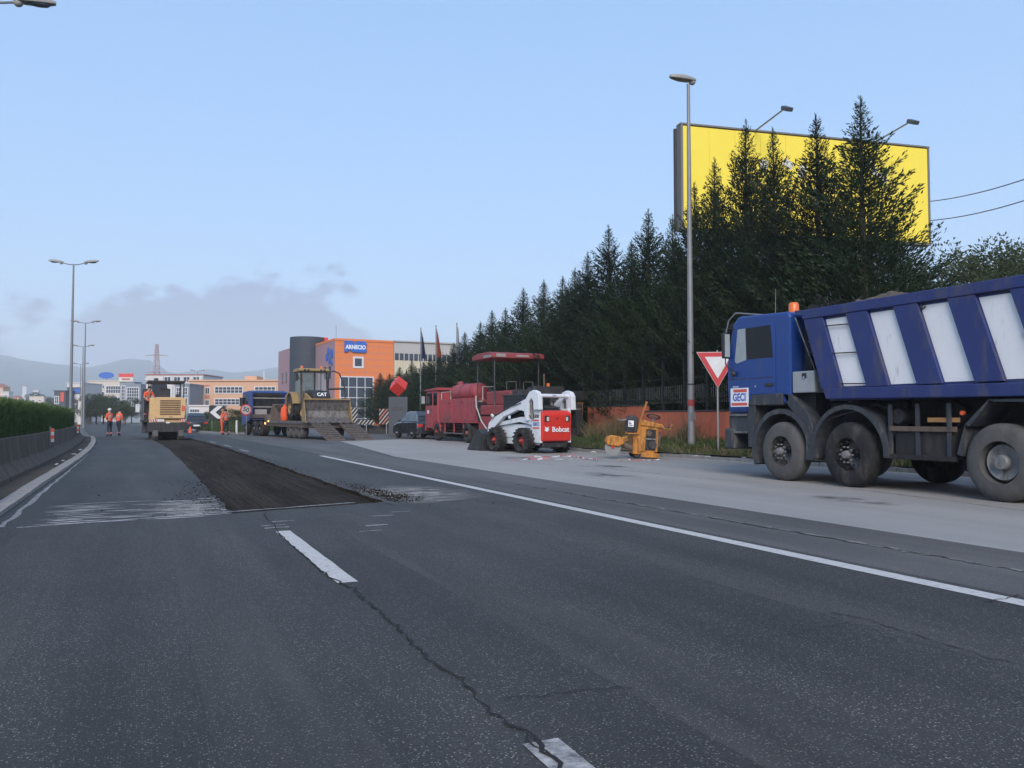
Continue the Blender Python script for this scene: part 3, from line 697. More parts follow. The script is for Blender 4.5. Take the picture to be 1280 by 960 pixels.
for i, (px, py, w) in enumerate(tops):
    p = onv(px, py, 18.7)
    ords = ('second', 'third', 'fourth', 'fifth', 'sixth', 'seventh', 'eighth', 'ninth', 'tenth', 'eleventh', 'twelfth', 'thirteenth', 'fourteenth', 'fifteenth', 'sixteenth', 'seventeenth', 'eighteenth', 'nineteenth', 'twentieth', 'twenty first', 'twenty second', 'twenty third')
    lab = ords[i - 1] + ' cypress along the front row from the broad cypress at its end'
    if i == 0: lab = 'tallest broad cypress at the row end with branches fanned across the yellow billboard'
    cyp(18.7 + (rnd.uniform(-.25, .25) if i > 5 else 0), p.y, p.z, w, i % 5, lab)
for u, h in ((18.0, 7.2), (19.7, 7.4), (21.3, 7.8), (22.8, 7.2), (24.3, 7.6), (26.2, 8.4), (29.0, 8.2), (31.7, 7.8), (34.2, 7.2), (37.5, 7.2), (40.5, 6.7), (43, 6.4), (46.4, 6.2), (28, 7.6), (33, 7.2), (36, 6.9), (39, 6.6), (50, 5.6), (54, 5.2)):
    cyp(20.6 + rnd.uniform(-.3, .3), u, h, 1.05)
for (u, h), w_ in zip(((66, 5.4), (69, 5.0), (72, 5.2)), ('nearest', 'middle', 'last')): cyp(19.5, u, h, .8, None, 'low cypress %s of three past the flagpoles' % w_ if w_ != 'last' else 'low cypress farthest along past the flagpoles')

# ---- broad-leaved trees
def broad(seed, H, rx, n, leaf, zc=.62, rz=.36):
    r = random.Random(seed); b = MB(); cl = []
    for i in range(26):
        a = r.uniform(0, 6.28); q = r.random() ** .5; zz = r.uniform(-1, 1)
        cl.append((Vector((math.cos(a) * q * rx * .8 * math.sqrt(1 - zz * zz * .7), math.sin(a) * q * rx * .8 * math.sqrt(1 - zz * zz * .7), H * zc + zz * H * rz * .85)), r.uniform(.22, .42) * rx))
    for i in range(n):
        c, s = r.choice(cl); d = Vector((r.gauss(0, 1), r.gauss(0, 1), r.gauss(0, .8))).normalized()
        p = c + d * s * r.uniform(.55, 1.08); leaves(b, p, d + Vector((r.gauss(0, .7), r.gauss(0, .7), r.gauss(0, .5))), leaf * r.uniform(.7, 1.4), leaf * r.uniform(.4, .7))
    tr = MB().tube([(0, 0, 0), (.05, 0, H * .3), (0, .05, H * .62)], [H * .028, H * .022, H * .012], 8)
    for c, s in cl[:9]: tr.tube([(0.03, 0.02, H * .32), (c.x * .5, c.y * .5, H * .32 + (c.z - H * .32) * .6), tuple(c)], [H * .012, H * .008, H * .003], 5)
    return b.mesh('crown', 'broad_leaf'), tr.mesh('trunk', 'bark')
bt = [broad(3, 9.5, 3.6, 15000, .17), broad(5, 9.5, 3.6, 15000, .17)]
for i, (px, py, D, lab) in enumerate(((1262, 300, 40, 'broad green leafy tree rising behind the dump body'), (1190, 315, 44, 'pale green leafy tree between the tall cypress and the dump body'), (1330, 296, 43, 'big leafy tree beyond the tail of the blue truck'), (1225, 322, 48, 'small leafy tree half hidden behind the dump body'))):
    p = dep(px, py, D); t = thing('leafy_tree', lab, 'tree', (p.x, p.y, .3), i * 1.7); s = (p.z - .3) / 9.5
    inst('trunk', bt[i % 2][1], t, (0, 0, 0), (0, 0, 0), (s, s, s)); inst('crown', bt[i % 2][0], t, (0, 0, 0), (0, 0, 0), (s, s, s))

# ---- billboard
A, C_ = dep(852, 150, 34.6), dep(1160, 182, 37.7)
ang = math.atan2(C_.y - A.y, C_.x - A.x); W = math.hypot(C_.x - A.x, C_.y - A.y); ZB, ZT = 9.15, 13.62
bb = thing('billboard', 'large yellow roadside billboard standing behind the cypress trees', 'billboard', (A.x, A.y, 0), ang)
for k in range(10): B(.05 + (W - .1) * k / 10 + .004, .05 + (W - .1) * (k + 1) / 10 - .004, rnd.uniform(0, .012), .10, ZB + .05, ZT - .05).build('front_sheet', 'billboard_yellow', bb)
B(-.12, W, .42, .56, ZB, ZT - .05).build('back_panel', 'billboard_back', bb)
for x in (0.0, W): B(x - .05, x + .05, -.02, .4, ZB - .05, ZT).build('frame_side', 'billboard_frame', bb)
for z in (ZB - .06, ZT): B(-.06, W + .06, -.025, .40, z - .0, z + .07).build('frame_bar', 'billboard_frame', bb)
for x in (3.2, W - 3.2): MB().cyl((x, .25, .3), (x, .25, ZB + 1), .32, .28, 14).build('support_column', 'billboard_back', bb)
B(2.0, W - 2.0, .15, .36, ZB - .45, ZB - .07).build('support_beam', 'billboard_back', bb)
for k in range(6): B(k * W / 6 + .3, k * W / 6 + .42, .12, .40, ZB, ZT - .1).build('lattice_post', 'billboard_back', bb)
# pale printed shapes, mostly covered by the trees
for px, py, w, h, a in ((985, 205, .5, .34, .5), (1003, 215, .36, .6, .3), (1092, 212, .3, .75, -.55), (955, 206, .36, .42, .2), (1104, 222, .28, .5, -.5)):
    d = ray(px, py); 
    n_ = Vector((-math.sin(ang), math.cos(ang), 0)); tt = (A - Vector((0, 0, CAMH))).dot(n_) / d.dot(n_); q = Vector((0, 0, CAMH)) + d * tt
    x = (q - A).dot(Vector((math.cos(ang), math.sin(ang), 0))); MB().obox((x, -.006, q.z), (w, .006, h), (0, a, 0)).build('print', 'billboard_print', bb)
for px in (938, 1088):
    x = (px - 852) / (1160 - 852) * W; fl_ = MB().cyl((x, 0, ZT), (x, -2.25, ZT + .16), .035, n=8).build('lamp_arm', 'galvanised', bb)
    h = MB().obox((x, -2.45, ZT + .10), (.34, .42, .16), (R(28), 0, 0)).obox((x, -2.30, ZT + .20), (.12, .16, .12), (0, 0, 0)).build('floodlight', 'sign_grey', fl_, bevel=.03)
    MB().obox((x, -2.44, ZT + .015), (.28, .34, .02), (R(28), 0, 0)).build('lens', 'lamp_glass', h)
for i, (a, b_) in enumerate((((1160, 252), (1400, 175)), ((1160, 276), (1400, 204)))):
    p, q = dep(*a, 39), dep(*b_, 27); pts = []
    for k in range(13): f = k / 12; w_ = p.lerp(q, f); w_.z -= .35 * 4 * f * (1 - f); pts.append(w_)
    tag(MB().tube(pts, .022, 6).build('overhead_cable', 'cable'), 'upper grey overhead cable running off from the billboard' if i == 0 else 'lower grey overhead cable running off from the billboard', 'cable')
up = dep(1400, 189, 27); t = thing('utility_pole', 'plain grey pole carrying the overhead cables', 'pole', (up.x, up.y, .35))
MB().cyl((0, 0, 0), (0, 0, up.z + .6), .15, .09, 12).build('shaft', 'concrete_light', t); B(-.5, .5, -.05, .05, up.z + .1, up.z + .2).build('cross_arm', 'galvanised', t)

# ---- street lamps
def lamp_head(parent, x0, sgn, z, tilt=.10):
    b = MB(); n = 14; rows = []
    for k in range(9):
        f = k / 8; L = .95 * f; w = .17 * math.sin(math.pi * (.12 + .82 * f)) ** .6; hh = .13 * math.sin(math.pi * (.10 + .80 * f)) ** .6
        rows.append([(sgn * (x0 + L), w * math.cos(2 * math.pi * i / n), z + tilt * L + max(-.35, math.sin(2 * math.pi * i / n)) * hh + .05) for i in range(n)])
    vs = [p for r_ in rows for p in r_]; fs = [(k * n + i, k * n + (i + 1) % n, (k + 1) * n + (i + 1) % n, (k + 1) * n + i) for k in range(8) for i in range(n)] + [tuple(range(n)), tuple(range(8 * n, 9 * n))]
    h = b.add(vs, fs).build('lamp_head', 'lamp_grey', parent, smooth=True)
    MB().ball((sgn * (x0 + .55), 0, z + .055), .28, .13, .065, 12, 6).build('lamp_lens', 'lamp_glass', h, smooth=True)
    MB().ball((sgn * (x0 + .10), 0, z - .0), .12, .10, .11, 10, 6).build('lamp_housing', 'lamp_grey', h, smooth=True)
def double_lamp(x, y, H, lab, rz=0.):
    t = thing('street_lamp', lab, 'street lamp', (x, y, .03), rz, 'double headed lamps along the median')
    MB().tube([(0, 0, 0), (0, 0, H * .5), (0, 0, H)], [.12, .09, .055], 10).build('pole', 'galvanised', t, smooth=True)
    MB().tube([(-.75, 0, H + .10), (-.3, 0, H - .01), (.3, 0, H - .01), (.75, 0, H + .10)], .035, 8).build('arm', 'galvanised', t, smooth=True)
    lamp_head(t, .72, -1, H + .10); lamp_head(t, .72, 1, H + .10)
    B(-.13, .13, -.13, .13, 0, .05).build('base_plate', 'galvanised', t)
p1 = [U_ for U_ in ()]
def onu(px, py, u):
    d = ray(px, py); k = u / d.y; return Vector((d.x * k, u, CAMH + d.z * k))
def at_height(px, py, z):
    d = ray(px, py); k = (z - CAMH) / d.z; return Vector((d.x * k, d.y * k, z))
q = at_height(44, 11, 11.75); double_lamp(q.x - 1.2, q.y, 11.7, 'double headed street lamp on the median with its head overhanging the lane', 0)
for (px, py, lab) in ((92, 331, 'tall double headed street lamp on the median just beyond the hedge end'), (107, 404, 'double headed median lamp second along beyond the hedge end'), (104, 433.5, 'distant double headed median lamp third along beyond the hedge end'), (101, 455.5, 'far double headed median lamp before the hillside'), (247, 464, 'faint double headed lamp above the salmon school block')):
    q = at_height(px, py, 11.8); double_lamp(q.x, q.y, 11.8, lab, R(-20))
sl = onv(855, 561, 16.0); t = thing('street_lamp', 'single headed grey street lamp standing on the grass verge', 'street lamp', (16.0, 21.7, .22), 0)
MB().tube([(0, 0, 0), (0, 0, 5), (0, 0, 11.75)], [.115, .09, .05], 12).build('pole', 'galvanised', t, smooth=True)
lamp_head(t, -.25, -1, 11.85, -.02)
MB().cyl((0, 0, 2.02), (0, 0, 2.06), .118, n=12).build('strap', 'fence_dark', t); B(-.09, .09, -.125, -.1, .9, 1.15).build('access_cover', 'galvanised', t)
MB().cyl((0, 0, 1.35), (0, 0, 1.55), .119, n=12).build('paint_mark', 'paver_red', t)
MB().cyl((0, 0, -.1), (0, 0, .03), .22, n=14).build('base', 'concrete_light', t)

# ================================================================== VEHICLES
def wheel(parent, x, y, z, r, w, side, rim='wheel_grey', tyre='rubber', rim_r=.5, dish=0., nuts=10, lugs=0, name='wheel', hub=True, n=36, lug_h=.02):
    """side -1: outer face towards -x. the rim is the part, tyre and hub its sub-parts"""
    s = side; rr = r * rim_r
    t0 = MB().lathe([(rr * .98, -w / 2), (rr * 1.04, -w / 2), (r * .82, -w / 2 - .012), (r * .955, -w / 2 + .035), (r, -w / 2 + .07), (r, w / 2 - .07), (r * .955, w / 2 - .035), (r * .82, w / 2 + .012), (rr * 1.04, w / 2), (rr * .98, w / 2), (rr * .98, -w / 2)], n)
    if lugs:
        for k in range(lugs):
            a = 2 * math.pi * k / lugs
            for sx, ph in ((-1, 0), (1, math.pi / lugs)):
                c = Vector((sx * w * .26, math.cos(a + ph) * r * 1.0, math.sin(a + ph) * r * 1.0)); q = MB().box(-w * .25, w * .25, -r * .05, r * .05, -.03, lug_h)
                e = Matrix.Rotation(a + ph - math.pi / 2, 3, 'X') @ Matrix.Rotation(sx * .35, 3, 'Z'); t0.add([c + e @ Vector(p) for p in q.v], q.f)
    d = dish
    prof = [(rr, -w / 2 + .01), (rr * .93, -w / 2 + .0), (rr * .88, -w / 2 + .05 + d * .8), (rr * .80, -w / 2 + .06 + d), (rr * .62, -w / 2 + .03 + d), (rr * .28, -w / 2 + .02 + d), (0.001, -w / 2 + .02 + d)]
    rm = MB().lathe([(a, b * -s * -1 if s < 0 else -b) for a, b in prof], 28)
    o = rm.build(name, rim, parent, smooth=True, loc=(x, y, z))
    t0.build('tyre', tyre, o, smooth=True)
    f = (lambda b: b) if s < 0 else (lambda b: -b)
    if hub:
        hx = -w / 2 + .02 + d
        MB().lathe([(0.001, f(hx - .075)), (rr * .20, f(hx - .07)), (rr * .24, f(hx - .03)), (rr * .26, f(hx + .01))], 18).build('hub', rim, o, smooth=True)
    if dish > .11 and nuts:
        hx = -w / 2 + .02 + d
        MB().lathe([(0.001, f(hx - .15)), (rr * .30, f(hx - .15)), (rr * .36, f(hx - .12)), (rr * .38, f(hx + .01))], 20).build('hub_cap', rim, o, smooth=True)
        nuts_r = .5
    if nuts:
        hx = -w / 2 + .02 + d
        for k in range(nuts):
            a = 2 * math.pi * k / nuts; c = (f(hx - .03), math.cos(a) * rr * .46, math.sin(a) * rr * .46)
            MB().cyl((f(hx), c[1], c[2]), c, rr * .055, n=6).build('wheel_nut', rim, o)
    if nuts >= 8:
        for k in range(nuts):
            a = 2 * math.pi * (k + .5) / nuts; MB().cyl((f(-w / 2 + .045 + d), math.cos(a) * rr * .73, math.sin(a) * rr * .73), (f(-w / 2 + .03 + d), math.cos(a) * rr * .73, math.sin(a) * rr * .73), rr * .085, n=8).build('vent_hole', 'crack_dark', o)
    return o

# ---------------------------------------------------------------- dump truck
T = thing('dump_truck', 'blue four axle dump truck with white side panels parked beside the verge', 'truck', (12.35, 8, 0))
B(-.50, -.40, -3.2, 5.3, .82, 1.08).build('chassis_rail', 'chassis', T); B(.40, .50, -3.2, 5.3, .82, 1.08).build('chassis_rail', 'chassis', T)
for y in (-1.45, -.08, 2.7, 4.32): MB().cyl((-1.0, y, .57), (1.0, y, .57), .09, n=10).build('axle', 'chassis', T)
for y in (-2.9, -.8, 1.3, 3.4): B(-.4, .4, y, y + .12, .84, 1.06).build('cross_member', 'chassis', T)
cabp = [(4.06, 1.46), (5.20, 1.46), (5.28, 1.30), (5.86, 1.30), (5.90, 1.9), (5.89, 2.36), (5.70, 3.12), (5.52, 3.27), (4.10, 3.21), (4.06, 3.1)]
cabo = MB().prism(cabp, 'x', -1.19, 1.19).build('cab', 'truck_blue', T, bevel=.05)
dp = [(4.45, 1.66), (5.16, 1.66), (5.30, 1.36), (5.82, 1.36), (5.85, 2.30), (5.66, 3.02), (5.54, 3.08), (4.52, 3.05), (4.45, 2.98)]
for s in (-1, 1):
    d = MB().prism(dp, 'x', *sorted((s * 1.185, s * 1.206))).build('door', 'truck_blue', T, bevel=.008)
    MB().prism([(4.50, 2.37), (5.22, 2.37), (5.24, 3.00), (4.56, 3.0)], 'x', *sorted((s * 1.2, s * 1.211))).build('window', 'glass_dark', d, bevel=.004)
    MB().prism([(5.26, 2.36), (5.57, 2.30), (5.62, 2.36), (5.52, 3.0), (5.28, 3.0)], 'x', *sorted((s * 1.2, s * 1.212))).build('quarter_window', 'mirror_grey', d, bevel=.01)
    MB().prism([(5.225, 2.36), (5.255, 2.36), (5.275, 3.01), (5.245, 3.01)], 'x', *sorted((s * 1.2, s * 1.216))).build('window_divider', 'black_plastic', d)
    B(*sorted((s * 1.2, s * 1.232)), 4.48, 4.71, 1.81, 1.87).build('handle', 'black_plastic', d, bevel=.01)
    B(*sorted((s * 1.2, s * 1.209)), 4.47, 5.83, 1.975, 1.99).build('crease', 'black_plastic', d)
    # mirrors on stalks
    mi = MB().box(*sorted((s * 1.22, s * 1.38)), 5.74, 5.84, 2.42, 2.95).build('mirror', 'black_plastic', T, bevel=.03)
    B(*sorted((s * 1.24, s * 1.36)), 5.73, 5.739, 2.45, 2.92).build('mirror_glass', 'mirror_grey', mi)
    MB().tube([(s * 1.19, 5.6, 3.02), (s * 1.30, 5.80, 3.05), (s * 1.30, 5.80, 2.3), (s * 1.2, 5.72, 2.15)], .014, 6).build('mirror_arm', 'black_plastic', mi)
    MB().ball((s * 1.25, 5.62, 2.10), .05, .075, .06, 10, 6).build('wing_mirror', 'black_plastic', mi)
    MB().tube([(s * 1.2, 5.83, 2.25), (s * 1.25, 5.66, 2.13)], .01, 6).build('mirror_arm', 'black_plastic', mi)
    # steps, wheel arch plastics
    st = MB().prism([(5.22, .88), (5.88, .88), (5.90, 1.30), (5.28, 1.30)], 'x', *sorted((s * 1.0, s * 1.15))).build('step_panel', 'dark_grey_plastic', T, bevel=.015)
    for z in (.90, 1.25): B(*sorted((s * 1.10, s * 1.19)), 5.30, 5.84, z - .02, z + .02).build('step', 'bare_steel', st, bevel=.008)
    MB().prism([(4.25, 1.44), (5.24, 1.44), (5.10, 1.65), (4.25, 1.67)], 'x', *sorted((s * .9, s * 1.222))).build('fender_top', 'dark_grey_plastic', T, bevel=.02)
    MB().ring(4.32, .57, .71, .80, -22, 170, *sorted((s * .86, s * 1.21))).build('wheel_arch', 'dark_grey_plastic', T)
    MB().prism([(5.10, .62), (5.24, .62), (5.24, 1.44), (5.02, 1.44)], 'x', *sorted((s * .9, s * 1.20))).build('arch_flare', 'dark_grey_plastic', T)
    MB().prism([(3.50, .42), (3.70, .42), (3.66, 1.0), (4.12, 1.42), (4.26, 1.66), (4.05, 1.64), (3.62, 1.28), (3.50, 1.0)], 'x', *sorted((s * .92, s * 1.19))).build('mud_flap', 'dark_grey_plastic', T, bevel=.01)
    MB().ring(2.70, .57, .78, .86, -8, 182, *sorted((s * .82, s * 1.21))).build('wheel_arch', 'dark_grey_plastic', T)
    B(*sorted((s * .52, s * .60)), 1.95, 5.2, .62, 1.48).build('inner_panel', 'chassis', T); B(*sorted((s * .3, s * .34)), -2.2, .6, .75, 1.45).build('inner_panel', 'chassis', T)
    # side frame between axles
    tk = B(*sorted((s * .70, s * 1.12)), .70, 1.78, .56, 1.02).build('side_tank', 'chassis', T, bevel=.04)
    for y in (.72, 1.28, 1.80): B(*sorted((s * 1.125, s * 1.15)), y, y + .07, .54, 1.42).build('bracket', 'dark_grey_plastic', tk)
    B(*sorted((s * 1.13, s * 1.17)), .62, 1.84, .98, 1.06).build('guard_bar', 'rusty_steel', tk, bevel=.008)
    B(*sorted((s * 1.13, s * 1.165)), .62, 1.84, .53, .61).build('guard_bar', 'chassis', tk, bevel=.01)
    B(*sorted((s * 1.10, s * 1.121)), .60, 1.15, 1.13, 1.20).build('marker_bar', 'wood_post', tk)
    MB().cyl((s * .75, 1.72, 1.22), (s * 1.12, 1.72, 1.22), .12, n=16).build('air_tank', 'chassis', tk)
    MB().cyl((s * 1.08, .55, 1.27), (s * 1.13, .55, 1.27), .035, n=10).build('side_reflector', 'reflector_orange', T)
    pf = [(.56, .66), (.42, 1.10), (.04, 1.46), (-1.62, 1.46), (-2.05, 1.0)]
    fm = MB()
    for a, b_ in zip(pf[:-1], pf[1:]): fm.prism([a, b_, (b_[0] + .02, b_[1] - .07), (a[0] - .07, a[1] - .03)], 'x', *sorted((s * .62, s * 1.24)))
    fm.build('rear_fender', 'dark_grey_plastic', T)
    MB().cyl((s * 1.20, 5.0, 1.82), (s * 1.215, 5.0, 1.82), .02, n=8).build('lock', 'chrome', T)
for k, y in enumerate((4.32, 2.70)):
    for s in (-1, 1): wheel(T, s * 1.05, y, .56, .56, .31, s, 'wheel_grey', 'rubber_dusty' if k == 0 else 'rubber', .53, -.02, 10)
for y in (-.08, -1.45):
    for s in (-1, 1):
        wheel(T, s * 1.06, y, .56, .56, .30, s, 'wheel_grey', 'rubber_dusty', .56, .15, 8)
        wheel(T, s * .72, y, .56, .56, .29, s, 'wheel_grey', 'rubber', .56, .1, 0, hub=False)
bp_ = B(-1.2, 1.2, 5.70, 6.0, .55, .98).build('bumper', 'dark_grey_plastic', T, bevel=.05)
for s in (-1, 1): B(*sorted((s * .78, s * 1.08)), 6.0, 6.02, .66, .86).build('headlight', 'lamp_clear', bp_, bevel=.01)
B(-1.0, 1.0, 5.88, 5.93, 1.30, 2.1).build('grille', 'black_plastic', T, bevel=.02)
MB().prism([(5.915, 2.36), (5.735, 3.06), (5.722, 3.06), (5.90, 2.36)], 'x', -1.08, 1.08).build('windscreen', 'glass_dark', T)
MB().prism([(5.70, 3.10), (6.02, 3.02), (6.02, 3.07), (5.70, 3.17)], 'x', -1.14, 1.14).build('sun_visor', 'glass_dark', T)
MB().tube([(-1.16, 5.94, 2.98), (-1.16, 5.86, 3.22), (-1.14, 5.66, 3.36), (1.14, 5.66, 3.36), (1.16, 5.86, 3.22), (1.16, 5.94, 2.98)], .016, 6).build('roof_bar', 'galvanised', T)
MB().lathe([(.001, 3.42), (.07, 3.42), (.095, 3.38), (.10, 3.22), (.10, 3.2)], 16, 'z', (-.85, 4.30, 0)).build('beacon', 'beacon_orange', T, smooth=True)
MB().cyl((-.95, 4.70, 3.2), (-.95, 4.68, 3.74), .008, .004, 6).build('antenna', 'galvanised', T)
# door sticker
s_ = B(-1.218, -1.207, 5.21, 5.75, 1.42, 1.80).build('sticker', 'sticker_white', T)
B(-1.2205, -1.2185, 5.25, 5.66, 1.715, 1.775).build('sticker_band', 'sticker_red', s_); B(-1.2205, -1.2185, 5.24, 5.72, 1.445, 1.50).build('sticker_band', 'sticker_red', s_)
text('GECI', .215, 'sticker_blue', s_, (-1.2195, 5.48, 1.607), LEFT, bold=.005, sx=.86)
text('dd truck', .05, 'sticker_white', T, (-1.2085, 5.60, 1.83), LEFT)
# behind the cab
tb = B(-1.17, -.65, 3.47, 4.02, 1.66, 2.06).build('toolbox', 'toolbox_grey', T, bevel=.015)
B(-1.182, -1.171, 3.66, 3.76, 1.93, 2.02).build('latch', 'black_plastic', tb); MB().cyl((-1.171, 3.71, 1.94), (-1.195, 3.71, 1.94), .022, n=8).build('lock', 'chrome', tb)
B(-.95, .95, 3.66, 4.02, 1.2, 1.64).build('battery_frame', 'chassis', T); B(-.9, .9, 3.80, 3.98, 2.1, 3.05).build('rear_rack', 'chassis', T)
for z in (2.35, 2.6, 2.85): B(-1.0, 1.0, 3.74, 3.79, z, z + .03).build('rack_bar', 'bare_steel', T)
MB().cyl((-1.12, 3.98, 3.08), (-1.12, 3.30, 1.66), .014, n=6).build('stay_rod', 'bare_steel', T)
MB().cyl((.8, 3.62, 1.1), (.8, 3.62, 3.3), .07, n=12).build('exhaust', 'bare_steel', T)
# tipping body
F0, F1, R0_, R1_ = (3.13, 1.55), (3.66, 3.15), (-3.35, 1.50), (-3.62, 3.10)
bd = MB()
for s in (-1, 1): bd.prism([F0, F1, R1_, R0_], 'x', *sorted((s * 1.17, s * 1.21)))
bd.prism([F0, F1, (F1[0] - .05, F1[1]), (F0[0] - .05, F0[1])], 'x', -1.17, 1.17); bd.prism([R0_, R1_, (R1_[0] + .05, R1_[1]), (R0_[0] + .05, R0_[1])], 'x', -1.17, 1.17)
bd.box(-1.17, 1.17, -3.3, 3.1, 1.50, 1.56)
body = bd.build('tipper_body', 'body_blue', T)
slope = (F1[0] - F0[0]) / (F1[1] - F0[1])
def sy(y, z): return y + (z - 3.0) * .33
for s in (-1, 1):
    B(*sorted((s * 1.205, s * 1.29)), -3.55, 3.62, 3.0, 3.17).build('top_rail', 'body_blue', body, bevel=.012)
    MB().prism([(3.09, 1.53), (3.15, 1.72), (-3.45, 1.66), (-3.42, 1.47)], 'x', *sorted((s * 1.205, s * 1.285))).build('bottom_rail', 'body_blue', body, bevel=.012)
    ed = [3.60]
    for k in range(7):
        a = 3.15 - .985 * k
        # rib in front of panel k
        lo = 3.61 if k == 0 else a + .455
        if a < -3.2: break
        MB().prism([(sy(lo, 3.0), 2.999), (sy(a, 3.0), 2.999), (sy(a, 1.71), 1.715), (sy(lo, 1.71), 1.715)], 'x', *sorted((s * 1.206, s * 1.275))).build('rib', 'body_blue', body, bevel=.01)
        e_ = a - .53
        MB().prism([(sy(a, 2.95) - .01, 2.95), (sy(e_, 2.95) + .01, 2.95), (sy(e_, 1.74) + .01, 1.74), (sy(a, 1.74) - .01, 1.74)], 'x', *sorted((s * 1.2105, s * 1.216))).build('side_panel', 'body_white', body)
        if k == 0 and s < 0:
            for z in (2.83, 2.33, 1.79): MB().cyl((-1.262, sy(a, z) + .02, z), (-1.262, sy(e_, z) - .02, z - .02), .011, n=6).build('ladder_rung', 'chassis', body)
        if k == 2 and s < 0: MB().tube([(-1.23, sy(a, 2.95) - .05, 2.97), (-1.26, sy(a, 2.95) - .07, 2.88), (-1.24, sy(a, 2.95) - .12, 2.93)], .012, 6).build('hook', 'chassis', body)
MB().prism([(3.62, 3.10), (3.64, 3.19), (4.02, 3.22), (4.02, 3.17)], 'x', -1.1, 1.1).build('front_lip', 'body_blue', body, bevel=.01)
for k in range(16): B(-1.12 + k * .145, -1.08 + k * .145, 3.55, 3.64, 3.15, 3.15 + rnd.uniform(.04, .16)).build('lip_tooth', 'chassis', body)
for s in (-.45, .45): B(s - .06, s + .06, -3.0, 3.0, 1.10, 1.495).build('subframe', 'chassis', body)
for s in (-1, 1):
    for y in (2.9, .9, -1.1, -3.0): MB().cyl((s * .55, y, 1.30), (s * .55, y + .25, 1.48), .05, n=8).build('body_support', 'chassis', T)
    MB().tube([(s * 1.0, 3.3, 1.35), (s * 1.12, 3.1, 1.2), (s * 1.05, 2.2, 1.42), (s * .9, 1.9, 1.3)], .015, 6).build('air_line', 'black_plastic', T)
    for k in range(3): MB().tube([(s * .5, 3.95 - k * .08, 1.7), (s * .55, 3.85 - k * .08, 2.2 + k * .1), (s * .3, 3.72, 2.5)], .018, 6).build('coiled_line', 'black_plastic', T)
MB().cyl((-.15, 3.55, .9), (-.15, 3.5, 3.0), .10, n=12).build('lift_ram', 'bare_steel', T)
# load of broken soil and planings
ld = bmesh.new(); bmesh.ops.create_grid(ld, x_segments=40, y_segments=90, size=1)
for v in ld.verts:
    x = v.co.x * 1.16; y = .05 + v.co.y * 3.45
    h = 2.66 + .36 * math.exp(-((y - 1.1) / 2.6) ** 2) * (1 - (x / 1.25) ** 4) + .50 * math.exp(-((y - 2.75) / .85) ** 2 - ((x + .2) / .75) ** 2)
    h += .07 * math.sin(x * 9 + y * 3.1) * math.sin(y * 7.3 + 1) + .05 * rnd.gauss(0, .6)
    v.co = (x, y, min(h, 3.72))
me = bpy.data.meshes.new('load'); ld.to_mesh(me); ld.free(); me.materials.append(MATS['load_dirt'])
o = bpy.data.objects.new('soil_load', me); col.objects.link(o); o.location = (12.35, 8, 0); tag(o, 'brown heap of broken asphalt and soil in the dump body', 'load')
rw = MB()
for _ in range(26):
    p = Vector((12.35 + rnd.uniform(-1.0, .3), 8 + rnd.uniform(3.2, 3.75), 3.12)); pts = [p]
    for k in range(4): pts.append(pts[-1] + Vector((rnd.uniform(-.12, .12), rnd.uniform(-.12, .12), rnd.uniform(.02, .12))))
    rw.tube(pts, .012, 5)
tag(rw.build('bent_scrap', 'chassis'), 'tangle of dark bent scrap at the front lip of the dump body', 'scrap')

# ---------------------------------------------------------------- skid steer loader
S = thing('skid_steer_loader', 'white skid steer loader with red rear door parked on the yard', 'loader', (12.5, 26.2, 0), R(8)); S.scale = (1.06, 1.14, 1.0)
B(-.52, .52, -1.15, 1.3, .28, .98).build('lower_body', 'loader_white', S, bevel=.04)
for s in (-1, 1):
    x0, x1 = sorted((s * .50, s * .60))
    MB().prism([(-1.32, .36), (-.93, .36), (-.88, .95), (-.2, 1.05), (1.35, .86), (1.35, .98), (-.25, 1.22), (-.78, 1.24), (-.95, 1.5), (-1.32, 1.5)], 'x', x0, x1).build('side_frame', 'loader_white', S, bevel=.012)
    a0, a1 = sorted((s * .56, s * .72))
    MB().prism([(-1.42, 1.46), (-1.40, 1.92), (-1.30, 2.06), (-1.12, 2.12), (-.92, 2.06), (-.72, 1.83), (-.05, 1.62), (1.18, 1.18), (1.42, 1.0), (1.52, .62), (1.22, .58), (1.12, .82), (.55, 1.22), (-.30, 1.46), (-.62, 1.42), (-.72, 1.10), (-.80, 1.10), (-.88, 1.72), (-1.02, 1.86), (-1.12, 1.74), (-1.14, 1.46)], 'x', a0, a1).build('lift_arm', 'loader_white', S, bevel=.015)
    MB().cyl((s * .66, -1.0, 1.15), (s * .66, -.95, 1.75), .045, n=10).build('lift_cylinder', 'bare_steel', S)
    MB().cyl((s * .60, 1.3, .75), (s * .55, 1.75, .45), .04, n=10).build('tilt_cylinder', 'bare_steel', S)
    for y in (-.62, .95): wheel(S, s * .72, y, .42, .42, .30, s, 'rim_red', 'rubber', .60, .06, 6, lugs=18, n=28)
B(-.42, .42, -.45, .95, .95, 1.02).build('cab_floor', 'black_plastic', S)
for x in (-.44, .40):
    for y in (-.5, .9): B(x, x + .05, y, y + .05, .95, 1.97).build('cab_pillar', 'black_plastic', S)
B(-.47, .47, -.55, 1.0, 1.95, 2.02).build('cab_roof', 'black_plastic', S, bevel=.02)
for s in (-1, 1): B(*sorted((s * .445, s * .452)), -.45, .9, 1.02, 1.94).build('cab_mesh', 'glass_dark', S)
B(-.40, .40, -.49, -.48, 1.45, 1.94).build('rear_window', 'glass_dark', S)
B(-.25, .25, -.2, .25, 1.02, 1.55).build('seat', 'black_plastic', S, bevel=.05)
MB().prism([(-1.10, 1.40), (-.45, 1.42), (-.45, 1.60), (-.9, 1.52)], 'x', -.47, .47).build('engine_hood', 'black_plastic', S, bevel=.03)
